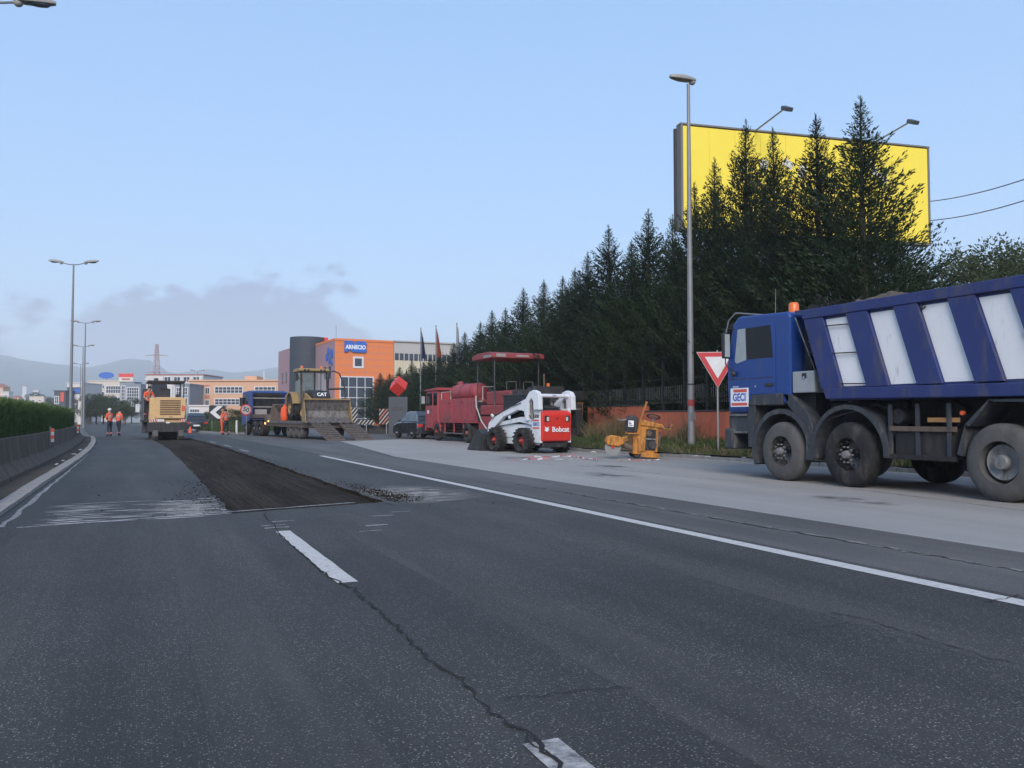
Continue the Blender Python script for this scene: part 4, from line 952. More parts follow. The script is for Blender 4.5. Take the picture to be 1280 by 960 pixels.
MB().cyl((-.15, -.75, 1.5), (-.15, -.75, 1.84), .10, n=14).build('air_intake', 'dark_grey_plastic', S)
MB().cyl((-.56, -1.2, 1.93), (.56, -1.2, 1.93), .065, n=12).build('cross_tube', 'loader_white', S)
for s in (-1, 1):
    MB().tube([(s * .74, -.5, 1.70), (s * .76, .3, 1.52), (s * .74, 1.0, 1.28), (s * .70, 1.3, 1.0)], .014, 6).build('hydraulic_hose', 'black_plastic', S)
    MB().tube([(s * .62, -.85, 1.2), (s * .70, -.75, 1.45), (s * .62, -.6, 1.62)], .016, 6).build('hydraulic_hose', 'black_plastic', S)
    B(*sorted((s * .602, s * .606)), -.7, .9, .50, .52).build('panel_seam', 'black_plastic', S)
for k in range(5): B(-.40, .40, -1.02 + k * .1, -.98 + k * .1, 1.52 + k * .016, 1.56 + k * .016).build('hood_slat', 'dark_grey_plastic', S)
MB().tube([(.30, -.8, 1.5), (.30, -.8, 1.72), (.30, -.92, 1.78)], .04, 8).build('exhaust', 'rusty_steel', S)
rd = MB().prism([(-1.36, .42), (-1.12, .36), (-1.10, 1.44), (-1.30, 1.44), (-1.40, 1.30)], 'x', -.575, .575).build('rear_door', 'loader_red', S, bevel=.05)
for s in (-1, 1):
    h_ = B(s * .40 - .085, s * .40 + .085, -1.405, -1.37, 1.06, 1.27).build('tail_light', 'black_plastic', rd, bevel=.02); B(s * .40 - .035 - .03 * s, s * .40 + .045 - .03 * s, -1.409, -1.405, 1.09, 1.22).build('lens', 'lamp_clear', h_)
MB().cyl((0, -1.41, 1.17), (0, -1.38, 1.17), .03, n=10).build('latch', 'black_plastic', rd)
text('Bobcat', .235, 'sticker_white', rd, (.13, -1.397, .80), (R(90 - 1.5), 0, 0), bold=.006)
# small white animal-head emblem: ears, face and whisker wedges
em = MB()
for pl in ([(-.06, .05), (.0, .075), (.06, .05), (.07, -.02), (.02, -.075), (-.05, -.05)], [(-.06, .05), (-.085, .11), (-.02, .07)], [(.06, .05), (.09, .105), (.02, .07)], [(.07, .0), (.12, .03), (.075, -.02)], [(-.055, -.01), (-.11, .0), (-.06, -.04)]):
    em.add([(-.40 + p[0], -1.3995, .80 + p[1]) for p in pl], [tuple(range(len(pl)))])
em.build('emblem', 'sticker_white', rd)
B(-.48, .48, -1.30, -1.15, .20, .36).build('rear_bumper', 'black_plastic', S, bevel=.03)
def side_txt(s, size, mat, y, z): text(s, size, mat, S, (-.606, y, z), LEFT, bold=.004)
side_txt('S300', .155, 'sign_black', -1.12, 1.24); B(-.606, -.601, -1.27, -.96, 1.08, 1.13).build('sticker_band', 'sticker_red', S); side_txt('GECI', .15, 'sticker_blue', -1.12, .98); B(-.606, -.601, -1.28, -.96, .83, .88).build('sticker_band', 'sticker_red', S)
text('S300', .075, 'sticker_blue', S, (.0, -1.267, 1.94), BACK)
MB().prism([(1.55, .02), (2.5, .0), (2.52, .04), (1.75, .22), (1.72, .60), (1.9, .74), (1.84, .78), (1.58, .62)], 'x', -.88, .88).build('bucket', 'black_plastic', S, bevel=.01)
for s in (-1, 1): MB().prism([(1.6, .03), (2.5, .02), (1.9, .74), (1.6, .6)], 'x', *sorted((s * .885, s * .91))).build('bucket_side', 'black_plastic', S)
B(-.35, .35, 1.42, 1.6, .2, .7).build('tool_coupler', 'black_plastic', S)
MB().cyl((-.62, 1.25, 1.22), (-.62, 1.38, 1.30), .05, n=10).build('work_lamp', 'lamp_clear', S)
B(-.735, -.722, .1, .22, 1.17, 1.27).build('sticker', 'sticker_white', S)

# ---------------------------------------------------------------- asphalt saw (small yellow machine lying at the kerb)
Q = thing('asphalt_saw', 'small yellow asphalt cutting machine with steering wheel beside the verge', 'machine', (13.45, 20.85, .015), -HEAD); Q.rotation_euler = (0, R(4), -HEAD)
MB().prism([(-.22, .12), (.42, .10), (.50, .95), (.42, 1.02), (-.10, 1.06), (-.10, .92)], 'y', -.36, -.31).build('side_plate', 'saw_yellow', Q, bevel=.01)
B(-.22, -.16, -.31, .45, .12, .95).build('frame_post', 'saw_yellow', Q); B(.44, .50, -.31, .45, .12, .95).build('frame_post', 'saw_yellow', Q)
fo = MB().prism([(-.12, .18), (.03, .18), (.16, .90), (.40, .90), (.36, .12), (.55, .12)], 'y', -.312, .45)
fo = MB(); fo.box(-.10, .12, -.38, -.355, .2, .9).build('front_plate', 'saw_yellow', Q, bevel=.01)
B(.14, .42, -.375, -.361, .25, .86).build('engine_opening', 'chassis', Q)
B(.14, .42, -.40, -.376, .56, .60).build('engine_bar', 'bare_steel', Q)
MB().cyl((.34, -.42, .42), (.34, -.37, .42), .12, n=16).build('pulley', 'black_plastic', Q); MB().cyl((.22, -.41, .74), (.22, -.37, .74), .08, n=14).build('pulley', 'rusty_steel', Q)
MB().prism([(-.12, .96), (.66, .90), (.62, 1.02), (.10, 1.12), (-.12, 1.12)], 'y', -.40, .45).build('top_cover', 'saw_yellow', Q, bevel=.03)
B(.02, .56, -.44, -.30, .04, .18).build('foot_beam', 'saw_yellow', Q, bevel=.015)
rdm = MB().prism([(-.44, .72), (-.12, .76), (-.10, 1.16), (-.20, 1.24), (-.36, 1.22), (-.42, 1.10)], 'y', -.34, .2).build('radiator_shroud', 'black_plastic', Q, bevel=.03)
B(-.43, -.20, -.352, -.343, .80, 1.10).build('grille', 'chassis', rdm); pl = B(-.40, -.24, -.358, -.353, .90, 1.08).build('plate', 'sticker_white', rdm)
for k in range(3): B(-.385, -.27 - .03 * k, -.361, -.3585, .93 + .045 * k, .955 + .045 * k).build('plate_print', 'sign_black', pl)
MB().tube([(-.46, -.36, .76), (-.46, -.36, .70), (-.08, -.40, .70), (-.06, -.40, 1.12)], .025, 8).build('guard', 'saw_yellow', Q)
MB().tube([(-.42, -.1, 1.10), (-.56, -.1, 1.06), (-.70, -.1, 1.08)], .035, 8).build('exhaust', 'bare_steel', Q)
# cutting blade under its hood, on a swing arm
ar = MB().tube([(-.05, -.2, .22), (-.42, -.25, .34), (-.70, -.28, .52)], [.09, .085, .07], 8).build('swing_arm', 'rusty_steel', Q)
bl = MB().cyl((-.80, -.34, .26), (-.80, -.325, .26), .235, n=32).build('blade', 'galvanised', ar); MB().cyl((-.80, -.37, .28), (-.80, -.31, .28), .05, n=12).build('blade_hub', 'lamp_red', bl)
MB().prism([(-1.06, .42), (-.96, .32), (-.62, .30), (-.48, .40), (-.60, .60), (-.88, .62), (-1.02, .55)], 'y', -.42, -.20).build('blade_hood', 'saw_yellow', ar, bevel=.03)
MB().obox((-.46, -.2, .52), (.22, .2, .16), (0, R(-25), 0)).build('water_box', 'saw_yellow', ar, bevel=.02)
# steering wheel, column, lever, rear handle
stw = MB(); ring_ = [(math.cos(2 * math.pi * k / 20) * .19, math.sin(2 * math.pi * k / 20) * .19) for k in range(21)]
cw = Vector((.38, .0, 1.24)); stw.tube([cw + Vector((a, b_ * .9, b_ * -.30 + a * -.15)) for a, b_ in ring_], .018, 8); stw.tube([cw + Vector((-.19, 0, .03)), cw, cw + Vector((.19, 0, -.03))], .014, 6); stw.tube([cw, cw + Vector((.05, .2, -.05))], .014, 6)
w_ = stw.build('steering_wheel', 'black_plastic', Q); MB().cyl((.38, 0, 1.04), tuple(cw), .03, n=8).build('steering_column', 'bare_steel', w_)
MB().tube([(.02, .1, 1.1), (.10, .1, 1.4), (.16, .1, 1.62)], [.028, .028, .032], 8).build('lever', 'saw_yellow', Q); MB().ball((.165, .1, 1.64), .045, .045, .04).build('lever_knob', 'saw_yellow', Q)
MB().tube([(.60, -.2, .92), (.86, -.2, .90), (.92, -.1, 1.05)], .02, 8).build('rear_handle', 'saw_yellow', Q); MB().tube([(.66, .1, .92), (.98, .1, .98)], .022, 8).build('rear_handle', 'black_plastic', Q)
for x, y in ((-.1, -.3), (.45, -.3), (-.1, .4), (.45, .4)): wheel(Q, x, y, .11, .11, .07, 1, 'rim_red', 'rubber', .5, 0, 0, n=16).rotation_euler = (0, 0, R(90))
B(.45, .60, -.2, .4, .35, .80).build('water_tank', 'rusty_steel', Q, bevel=.02)

# ---------------------------------------------------------------- red bitumen truck
K = thing('bitumen_truck', 'old faded red service truck with side lockers and a tank', 'truck', (15.25, 35, 0))
B(-.45, .45, 0, 7.6, .62, .85).build('chassis_rail', 'chassis', K)
cb = MB().prism([(5.9, .70), (7.85, .62), (7.95, .95), (7.92, 1.75), (7.70, 2.62), (5.9, 2.62)], 'x', -1.12, 1.12).build('cab', 'old_red', K, bevel=.04)
MB().prism([(5.75, 2.62), (7.86, 2.62), (7.90, 2.70), (5.75, 2.76)], 'x', -1.18, 1.18).build('cab_roof', 'old_red', K, bevel=.02)
for s in (-1, 1):
    x0, x1 = sorted((s * 1.115, s * 1.128))
    d = MB().prism([(6.62, .85), (7.80, .85), (7.84, 1.75), (7.64, 2.56), (6.62, 2.56)], 'x', x0, x1).build('door', 'old_red', K, bevel=.01)
    x0, x1 = sorted((s * 1.12, s * 1.134))
    MB().prism([(6.75, 1.85), (7.74, 1.85), (7.60, 2.50), (6.75, 2.50)], 'x', x0, x1).build('window', 'glass_dark', d)
    MB().prism([(5.98, 1.85), (6.52, 1.85), (6.52, 2.50), (5.98, 2.50)], 'x', x0, x1).build('rear_quarter_window', 'glass_dark', K)
    B(*sorted((s * 1.13, s * 1.15)), 6.70, 6.85, 1.6, 1.64).build('handle', 'chrome', d)
    B(*sorted((s * 1.18, s * 1.36)), 7.82, 7.88, 1.95, 2.35).build('mirror', 'mirror_grey', K)
    MB().ring(6.0, .48, .56, .62, 10, 178, *sorted((s * .8, s * 1.15))).build('wheel_arch', 'old_red', K)
    # lockers
    for a in (.3, 2.0, 3.75):
        lk = B(*sorted((s * .72, s * 1.15)), a, a + 1.68, 1.02, 2.12).build('side_locker', 'old_red', K, bevel=.015)
        B(*sorted((s * 1.151, s * 1.163)), a + .08, a + 1.60, 1.10, 2.02).build('locker_door', 'old_red', lk, bevel=.008); B(*sorted((s * 1.163, s * 1.18)), a + .25, a + .35, 1.88, 1.93).build('latch', 'black_plastic', lk)
    B(*sorted((s * 1.10, s * 1.16)), .2, 5.5, .95, 1.015).build('sill_rail', 'old_red', K)
    for y in (2.1, 3.4, 4.75): B(*sorted((s * 1.08, s * 1.13)), y, y + .06, .45, .95).build('guard_post', 'old_red', K)
    B(*sorted((s * 1.09, s * 1.14)), 2.1, 4.85, .40, .46).build('guard_rail', 'bare_steel', K)
    wheel(K, s * 1.0, 6.0, .48, .48, .27, s, 'rim_red', 'rubber', .52, 0, 8); wheel(K, s * .98, 1.5, .48, .48, .46, s, 'rim_red', 'rubber', .52, .12, 8)
MB().prism([(7.93, 1.78), (7.74, 2.52), (7.73, 2.52), (7.92, 1.78)], 'x', -1.0, 1.0).build('windscreen', 'glass_dark', K)
B(-1.1, 1.1, 7.9, 8.05, .50, .78).build('bumper', 'old_red', K, bevel=.03); B(-1.132, -1.128, 7.25, 7.55, 1.42, 1.60).build('sticker', 'sticker_white', cb)
tk = MB().lathe([(.001, .0), (.28, .02), (.40, .12), (.43, .3), (.43, 3.2), (.40, 3.4), (.28, 3.48), (.001, 3.5)], 24, 'y', (-.58, 1.1, 2.42)).build('tank', 'old_red', K, smooth=True)
for y in (.5, 1.8, 3.0): MB().lathe([(.435, y), (.45, y), (.45, y + .06), (.435, y + .06)], 24, 'y', (-.58, 1.1, 2.42)).build('tank_band', 'paver_red', tk)
MB().lathe([(.16, 2.80), (.16, 2.98), (.05, 3.02), (.001, 3.02)], 14, 'z', (-.55, 4.0, 0)).build('tank_lid', 'old_red', tk)
MB().tube([(-1.0, .8, 2.16), (-1.1, .3, 2.2), (-1.34, -.05, 2.16), (-1.42, -.3, 1.7), (-1.46, -1.0, 1.05), (-1.42, -1.8, .55), (-1.35, -2.2, .25)], .03, 8).build('hose', 'hall_grey', K)
B(-1.12, 1.12, -.25, .28, 1.0, 1.9).build('pump_frame', 'chassis', K); B(-1.14, -1.10, -.25, .28, 1.92, 1.97).build('pump_rail', 'hall_grey', K)
B(-1.1, 1.1, -.35, .2, .66, 1.0).build('rear_bumper', 'old_red', K)
for k in range(6): B(-1.172, -1.166, .55 + k * .9, .58 + k * .9, 1.08, 2.05).build('locker_rib', 'paver_red', K)
for y in (.35, 2.05, 3.8):
    for z in (1.2, 1.9): B(-1.18, -1.166, y + .02, y + .10, z, z + .05).build('hinge', 'chassis', K)
MB().tube([(-1.0, 4.2, 2.12), (-1.0, 4.2, 2.5), (-1.0, 5.6, 2.5), (-1.0, 5.6, 2.12)], .022, 6).build('roof_rail', 'hall_grey', K)
MB().tube([(-.9, .2, 2.0), (-.9, .2, 2.62), (-.3, .2, 2.62), (-.3, .2, 2.0)], .03, 8).build('pipe_frame', 'hall_grey', K)
for a in range(3): MB().lathe([(.20 - a * .03, -.03), (.23 - a * .03, 0), (.20 - a * .03, .03)], 18, 'x', (-1.15 - a * .035, .0, 1.45)).build('hose_coil', 'rubber', K)
for y in (6.9, 1.0): B(-1.12, -.75, y - 1.55 if y > 3 else y - .15, y - 1.53 if y > 3 else y - .13, .2, .75).build('mud_flap', 'rubber', K)
for a in (.15, .85):
    MB().tube([(rnd.uniform(-.2, .2) + a, 3.2, 2.30), (a, 4.4, 2.75), (a + .2, 5.6, 2.86)], .17, 10).build('tarpaulin_roll', 'chassis', K)

# ---------------------------------------------------------------- road paver behind
P_ = thing('road_paver', 'red road paver with a canopy on thin posts behind the loader', 'paver', (15.1, 32.0, 0))
B(-1.05, 1.05, -1.3, 2.6, .55, 1.30).build('body', 'chassis', P_, bevel=.05); B(-1.12, 1.12, -1.2, 2.6, 1.31, 1.75).build('upper_body', 'paver_red', P_, bevel=.05); B(-1.16, -1.06, .4, 2.4, .62, 1.25).build('side_hatch', 'paver_red', P_, bevel=.02); B(-1.0, 1.0, -.4, 2.2, 1.75, 2.35).build('engine_cover', 'paver_red', P_, bevel=.06)
for s in (-1, 1):
    tr_ = MB().prism([(-1.4, .25), (-1.1, .0), (1.9, 0), (2.3, .28), (1.9, .6), (-1.1, .6)], 'x', *sorted((s * .75, s * 1.1))).build('track', 'rubber', P_, bevel=.05)
    for y in (-1.0, -.3, .4, 1.1, 1.8): MB().cyl((s * 1.1, y, .28), (s * 1.13, y, .28), .18, n=16).build('track_roller', 'chassis', tr_)
    MB().prism([(-2.6, .5), (-1.3, .4), (-1.2, 1.45), (-2.5, 1.75)], 'x', *sorted((s * 1.0, s * 1.3))).build('screed_side', 'chassis', P_, bevel=.03)
B(-1.25, 1.25, -2.5, -1.5, .15, .75).build('screed', 'chassis', P_, bevel=.04); B(-1.2, 1.2, -2.55, -1.45, 1.5, 1.58).build('walkway', 'bare_steel', P_)
MB().prism([(-1.3, 1.58), (-.7, 1.58), (-.62, 2.35), (-1.22, 2.35)], 'x', -1.0, .1).build('operator_console', 'black_plastic', P_, bevel=.03)
MB().prism([(-1.5, 1.2), (-.6, 1.2), (-.6, 2.45), (-1.3, 2.5)], 'x', -.3, 1.1).build('hopper_cover', 'black_plastic', P_, bevel=.03)
for x in (-1.12, 1.0):
    for y in (.95, 2.9): MB().cyl((x, y, 1.7), (x, y, 3.80), .035, n=8).build('canopy_post', 'dark_grey_plastic', P_)
cn = MB().prism([(.7, 3.78), (3.2, 3.78), (3.15, 3.96), (2.6, 4.06), (1.2, 4.06), (.75, 3.98)], 'x', -1.30, 1.18).build('canopy', 'paver_red', P_, bevel=.03)
B(-1.309, -1.302, .85, 1.8, 3.82, 3.93).build('canopy_stripe', 'canvas_grey', cn); B(-.2, .4, .688, .699, 3.84, 3.93).build('canopy_print', 'canvas_grey', cn); B(-1.15, -.7, .688, .699, 3.82, 3.96).build('canopy_print', 'canvas_grey', cn)
for x in (-.5, .3): MB().tube([(x - .2, .6, 2.35), (x - .2, .6, 2.75), (x + .25, .6, 2.75), (x + .25, .6, 2.35)], .02, 6).build('handrail', 'bare_steel', P_)
MB().cyl((.75, -.5, 2.4), (.75, -.5, 2.66), .07, n=12).build('beacon', 'beacon_orange', P_); MB().tube([(.9, .2, 2.3), (.9, .2, 3.1)], .05, 8).build('exhaust', 'rusty_steel', P_)
B(1.0, 1.9, -1.9, -1.4, 1.9, 2.3).build('control_box', 'chassis', P_, bevel=.03); B(.95, 1.5, -2.0, -1.5, .4, 1.5).build('side_box', 'chassis', P_)
B(-1.14, -1.121, -.9, -.2, 1.36, 1.7).build('grille', 'chassis', P_); B(-1.16, -1.121, -1.0, -.1, 1.71, 1.745).build('grille_rail', 'hall_grey', P_)

# ---------------------------------------------------------------- cars
def car(name, lab, x, y, rz, paint, suv=1., parts=True):
    c = thing(name, lab, 'car', (x, y, 0), rz); L, Wd = 4.3, .88
    body = [(-2.12, .30), (2.08, .26), (2.15, .50), (2.05, .76), (1.15, .94), (-1.95, 1.0), (-2.12, .85), (-2.16, .5)]
    b0 = MB(); n = len(body)
    rows = []
    for xx, k in ((-Wd, .94), (-Wd * .94, 1.0), (Wd * .94, 1.0), (Wd, .94)): rows.append([(xx, p[0] * (1 if k == 1 else .985), p[1] if p[1] < .6 else p[1] * (1 if k == 1 else .965)) for p in body])
    vs = [p for r_ in rows for p in r_]; fs = [(r_ * n + i, r_ * n + (i + 1) % n, (r_ + 1) * n + (i + 1) % n, (r_ + 1) * n + i) for r_ in range(3) for i in range(n)] + [tuple(range(n))[::-1], tuple(range(3 * n, 4 * n))]
    b0.add(vs, [f[::-1] for f in fs]).build('body', paint, c, smooth=True, bevel=.03)
    gh = [(-1.98, .98), (1.05, .93), (.30, 1.42 * suv), (-.2, 1.50 * suv), (-1.35, 1.47 * suv), (-1.80, 1.25 * suv)]
    g_ = MB(); A_ = [(-Wd * .90 * (1 - .22 * max(0, (p[1] - .95) / .6)), p[0], p[1]) for p in gh]; n = len(gh)
    g_.add(A_ + [(-p[0], p[1], p[2]) for p in A_], [tuple(range(n)), tuple(range(n, 2 * n))[::-1]] + [(i, n + i, n + (i + 1) % n, (i + 1) % n) for i in range(n)]).build('roof', paint, c, bevel=.04)
    for s in (-1, 1):
        def gp(y, z): return (s * (Wd * .90 * (1 - .22 * max(0, (z - .95) / .6)) + .006), y, z)
        for nm, pl in (('front_window', [(.82, .99), (.25, 1.37 * suv), (-.30, 1.41 * suv), (-.34, 1.0)]), ('rear_window', [(-.42, 1.0), (-.38, 1.41 * suv), (-1.25, 1.38 * suv), (-1.55, 1.04)])):
            MB().add([gp(*p) for p in pl], [tuple(range(4)) if s > 0 else tuple(range(4))[::-1]]).build(nm, 'glass_sky', c)
        if parts:
            for yy in (1.32, -1.30): wheel(c, s * .78, yy, .32, .32, .21, s, 'alloy', 'rubber', .66, 0, 5, n=24)
        B(*sorted((s * .88, s * 1.02)), .62, .78, .98, 1.10).build('mirror', paint, c, bevel=.02)
        B(s * .65 - .17, s * .65 + .17, 2.02, 2.10, .58, .72).build('headlight', 'lamp_clear', c, bevel=.02); B(s * .68 - .14, s * .68 + .14, -2.15, -2.06, .68, .84).build('tail_light', 'lamp_red', c, bevel=.02)
    MB().add([(-.66, -1.83, 1.22 * suv), (.66, -1.83, 1.22 * suv), (.62, -1.4, 1.44 * suv), (-.62, -1.4, 1.44 * suv)], [(0, 1, 2, 3)]).build('rear_screen', 'glass_sky', c, loc=(0, -.02, .02))
    MB().add([(-.70, .98, .97), (.70, .98, .97), (.58, .33, 1.41 * suv), (-.58, .33, 1.41 * suv)], [(0, 1, 2, 3)]).build('windscreen', 'glass_sky', c, loc=(0, .03, .02))
    B(-.26, .26, -2.175, -2.16, .5, .62).build('number_plate', 'sticker_white', c)
    return c
car('parked_car', 'dark grey hatchback parked in front of the red truck', 14.75, 46.0, R(2), 'car_paint', 1.05)
car('parked_car', 'dark car stopped beyond the milling machine', 4.1, 74, R(4), 'car_paint', 1.05)

# ---------------------------------------------------------------- low loader, tractor unit, backhoe
TH = R(8)
L_ = thing('low_loader_trailer', 'low loader trailer with two loading ramps lowered to the ground', 'trailer', (10.2, 43.4, 0), TH)
for s in (-1, 1):
    rp = MB().prism([(-.05, .0), (.05, .05), (2.6, .90), (2.6, .80), (.1, 0)], 'x', *sorted((s * .28, s * 1.30))).build('ramp', 'rusty_steel', L_)
    for k in range(9): MB().obox((s * .79, .25 + k * .27, .15 + k * .09), (.98, .05, .035), (R(18.4), 0, 0)).build('tread_bar', 'bare_steel', rp)
dk = MB().prism([(2.62, .62), (2.62, .90), (4.0, 1.00), (11.0, 1.00), (11.6, 1.42), (15.3, 1.42), (15.3, 1.18), (11.9, 1.18), (11.2, .68), (4.0, .62)], 'x', -1.30, 1.30).build('deck', 'rusty_steel', L_, bevel=.01)
for s in (-1, 1):
    B(*sorted((s * 1.302, s * 1.35)), 3.9, 11.0, .86, 1.02).build('side_rail', 'bare_steel', L_)
    for y in (4.7, 5.75, 6.8): wheel(L_, s * 1.05, y, .40, .40, .42, s, 'wheel_grey', 'rubber_dusty', .5, .1, 6, n=24)
    MB().ball((s * 1.34, 10.6, .98), .06, .05, .05).build('side_lamp', 'lamp_orange_lit', L_)
V_ = thing('tractor_unit', 'blue tractor unit coupled to the low loader trailer', 'truck', (L_.location.x - math.sin(TH) * 14.0, L_.location.y + math.cos(TH) * 14.0, 0), TH)
B(-.45, .45, -1.6, 3.6, .75, 1.0).build('chassis_rail', 'chassis', V_)
MB().prism([(1.7, 1.0), (3.75, .55), (3.80, 2.0), (3.6, 3.0), (1.7, 3.05)], 'x', -1.2, 1.2).build('cab', 'tractor_blue', V_, bevel=.06)
for s in (-1, 1):
    MB().prism([(2.35, 1.95), (3.60, 1.95), (3.48, 2.75), (2.35, 2.75)], 'x', *sorted((s * 1.2, s * 1.208))).build('window', 'glass_dark', V_); B(*sorted((s * 1.22, s * 1.42)), 3.5, 3.58, 2.0, 2.6).build('mirror', 'black_plastic', V_, bevel=.02)
    for y in (-1.0, .35): wheel(V_, s * 1.0, y, .5, .5, .56, s, 'wheel_grey', 'rubber', .52, .14, 8, n=24)
    wheel(V_, s * 1.02, 2.75, .5, .5, .3, s, 'wheel_grey', 'rubber', .52, 0, 8, n=24)
    B(*sorted((s * .8, s * 1.22)), -1.7, .95, 1.06, 1.12).build('mudguard', 'tractor_blue', V_)
    B(*sorted((s * 1.05, s * 1.24)), 1.3, 1.7, 1.05, 2.95).build('side_fairing', 'tractor_blue', V_, bevel=.03)
    B(s * 1.0 - .12, s * 1.0 + .12, -1.75, -1.7, .78, .9).build('tail_light', 'lamp_orange_lit' if s < 0 else 'lamp_red', V_)
MB().tube([(-1.15, 1.2, 1.1), (-1.15, 1.2, 2.9), (1.15, 1.2, 2.9), (1.15, 1.2, 1.1)], .09, 8).build('headboard_frame', 'tractor_blue', V_)
for z in (1.9, 2.5): B(-1.1, 1.1, 1.15, 1.22, z, z + .06).build('headboard_bar', 'canvas_grey', V_)
B(-1.0, 1.0, 1.62, 1.69, 1.1, 2.85).build('cab_back', 'chassis', V_); B(-.98, -.2, 1.05, 1.4, 1.2, 1.75).build('tank_box', 'canvas_grey', V_, bevel=.03)
# load on the front of the deck
def tl_pt(x, y, z): return (L_.location.x + x * math.cos(TH) - y * math.sin(TH), L_.location.y + x * math.sin(TH) + y * math.cos(TH), z)
ex = thing('excavator_bucket', 'rusty toothed digging bucket carried on the trailer deck', 'bucket', tl_pt(-.3, 10.0, 1.0), TH + .3)
MB().prism([(-.7, .0), (.55, .05), (.75, .5), (.5, 1.05), (.35, 1.0), (.5, .5), (.4, .18), (-.65, .12)], 'x', -.75, .75).build('shell', 'rusty_steel', ex, bevel=.01)
for s in (-1, 1): MB().prism([(-.7, .0), (.55, .05), (.75, .5), (.5, 1.05)], 'x', *sorted((s * .76, s * .80))).build('cheek', 'rusty_steel', ex)
for k in range(5): B(-.7 + k * .33, -.6 + k * .33, -.88, -.7, .0, .09).build('tooth', 'bare_steel', ex)
cr = thing('machine_attachment', 'brown steel sweeping attachment with a pale strut on the trailer deck', 'attachment', tl_pt(.2, 8.3, 1.0), TH)
B(-1.1, 1.0, -.5, .5, 0, .62).build('casing', 'rusty_steel', cr, bevel=.04); MB().prism([(-.5, .62), (.5, .62), (.1, 1.25), (-.15, 1.25)], 'x', -.2, .5).build('hitch', 'wood_post', cr); MB().tube([(-1.2, -.4, .75), (.6, .2, 1.55)], .035, 6).build('strut', 'canvas_grey', cr)
MB().cyl((-1.12, -.55, .25), (1.02, -.55, .25), .24, n=14).build('brush_roll', 'chassis', cr)
og = thing('gas_bottle', 'rounded orange bottle strapped beside the backhoe wheel', 'bottle', tl_pt(-1.08, 8.15, 1.0), 0)
MB().lathe([(.001, .0), (.18, .02), (.23, .12), (.25, .45), (.20, .78), (.08, .88), (.07, .98), (.001, .98)], 16, 'z').build('bottle', 'hivis_orange', og, smooth=True); MB().cyl((0, 0, .97), (0, 0, 1.06), .035, n=8).build('valve', 'bare_steel', og)
rs = thing('round_sign', 'round red rimmed speed limit sign tilted against the blue tractor', 'sign', tl_pt(-1.55, 14.6, .0), TH)
sg = MB().cyl((-.25, -.3, 1.72), (-.25, -.27, 1.72), .38, n=32).build('disc', 'sign_red', rs); MB().cyl((-.25, -.308, 1.72), (-.25, -.301, 1.72), .30, n=32).build('face', 'hall_grey', sg)
text('50', .42, 'sign_black', sg, (-.25, -.311, 1.72), (R(90), R(14), 0), bold=.008); MB().tube([(-.2, -.24, .0), (-.2, -.24, 2.1)], .025, 6).build('stand', 'sign_pole', rs); MB().obox((-.2, -.24, 2.2), (.16, .1, .28), (0, 0, 0)).build('warning_lamp', 'sign_black', rs)

H_ = thing('backhoe_loader', 'yellow backhoe loader with open cab door standing on the trailer', 'backhoe', tl_pt(-.05, 6.0, 1.0), TH + math.pi - R(4))
hs = 1.06; H_.scale = (hs, hs, hs)
B(-.42, .42, -1.9, 1.6, .45, .85).build('chassis', 'chassis', H_, bevel=.03)
MB().prism([(.2, .85), (1.75, .85), (1.85, 1.25), (1.72, 1.55), (.2, 1.72)], 'x', -.46, .46).build('bonnet', 'sign_black', H_, bevel=.06)
text('CAT', .27, 'sticker_white', H_, (0, 1.80, 1.43), (R(70), 0, R(180)), bold=.01); B(-.34, .34, 1.83, 1.87, 1.0, 1.22).build('grille', 'glass_sky', H_)
B(-.25, .25, 1.74, 1.80, 1.56, 1.62).build('bonnet_badge', 'glass_sky', H_)
for x in (-.74, .70):
    for y0, y1 in ((.12, .30), (-1.1, -1.15)): MB().obox((x + .02, (y0 + y1) / 2, 1.9), (.07, .08, 1.75), (R(6) if y0 > 0 else R(-3), 0, 0)).build('cab_pillar', 'black_plastic', H_)
MB().prism([(-1.25, 2.72), (.22, 2.72), (.30, 2.80), (.18, 2.92), (-1.22, 2.92)], 'x', -.84, .84).build('cab_roof', 'cat_yellow', H_, bevel=.04)
for s in (-.55, -.35, .35, .55): MB().cyl((s, .22, 2.80), (s, .31, 2.80), .065, n=12).build('work_lamp', 'sign_black', H_)
for s in (-.55, .55): MB().lathe([(.001, 3.08), (.05, 3.08), (.075, 3.02), (.08, 2.92)], 12, 'z', (s, -.4, 0)).build('beacon', 'beacon_orange', H_)
MB().add([(-.66, .30, 1.65), (.66, .30, 1.65), (.64, .14, 2.70), (-.64, .14, 2.70)], [(0, 1, 2, 3)]).build('windscreen', 'glass_clear', H_); B(-.03, .03, .17, .30, 1.62, 2.72).build('wiper_bar', 'black_plastic', H_)
B(-.60, .60, -1.18, -1.16, 1.5, 2.70).build('rear_screen', 'glass_clear', H_); B(-.72, .72, -1.15, .3, .85, 1.0).build('cab_floor', 'black_plastic', H_); B(-.25, .25, -.9, -.35, 1.0, 1.95).build('seat', 'black_plastic', H_, bevel=.06)
B(.745, .755, -1.1, .15, 1.05, 2.68).build('side_glass', 'glass_clear', H_)
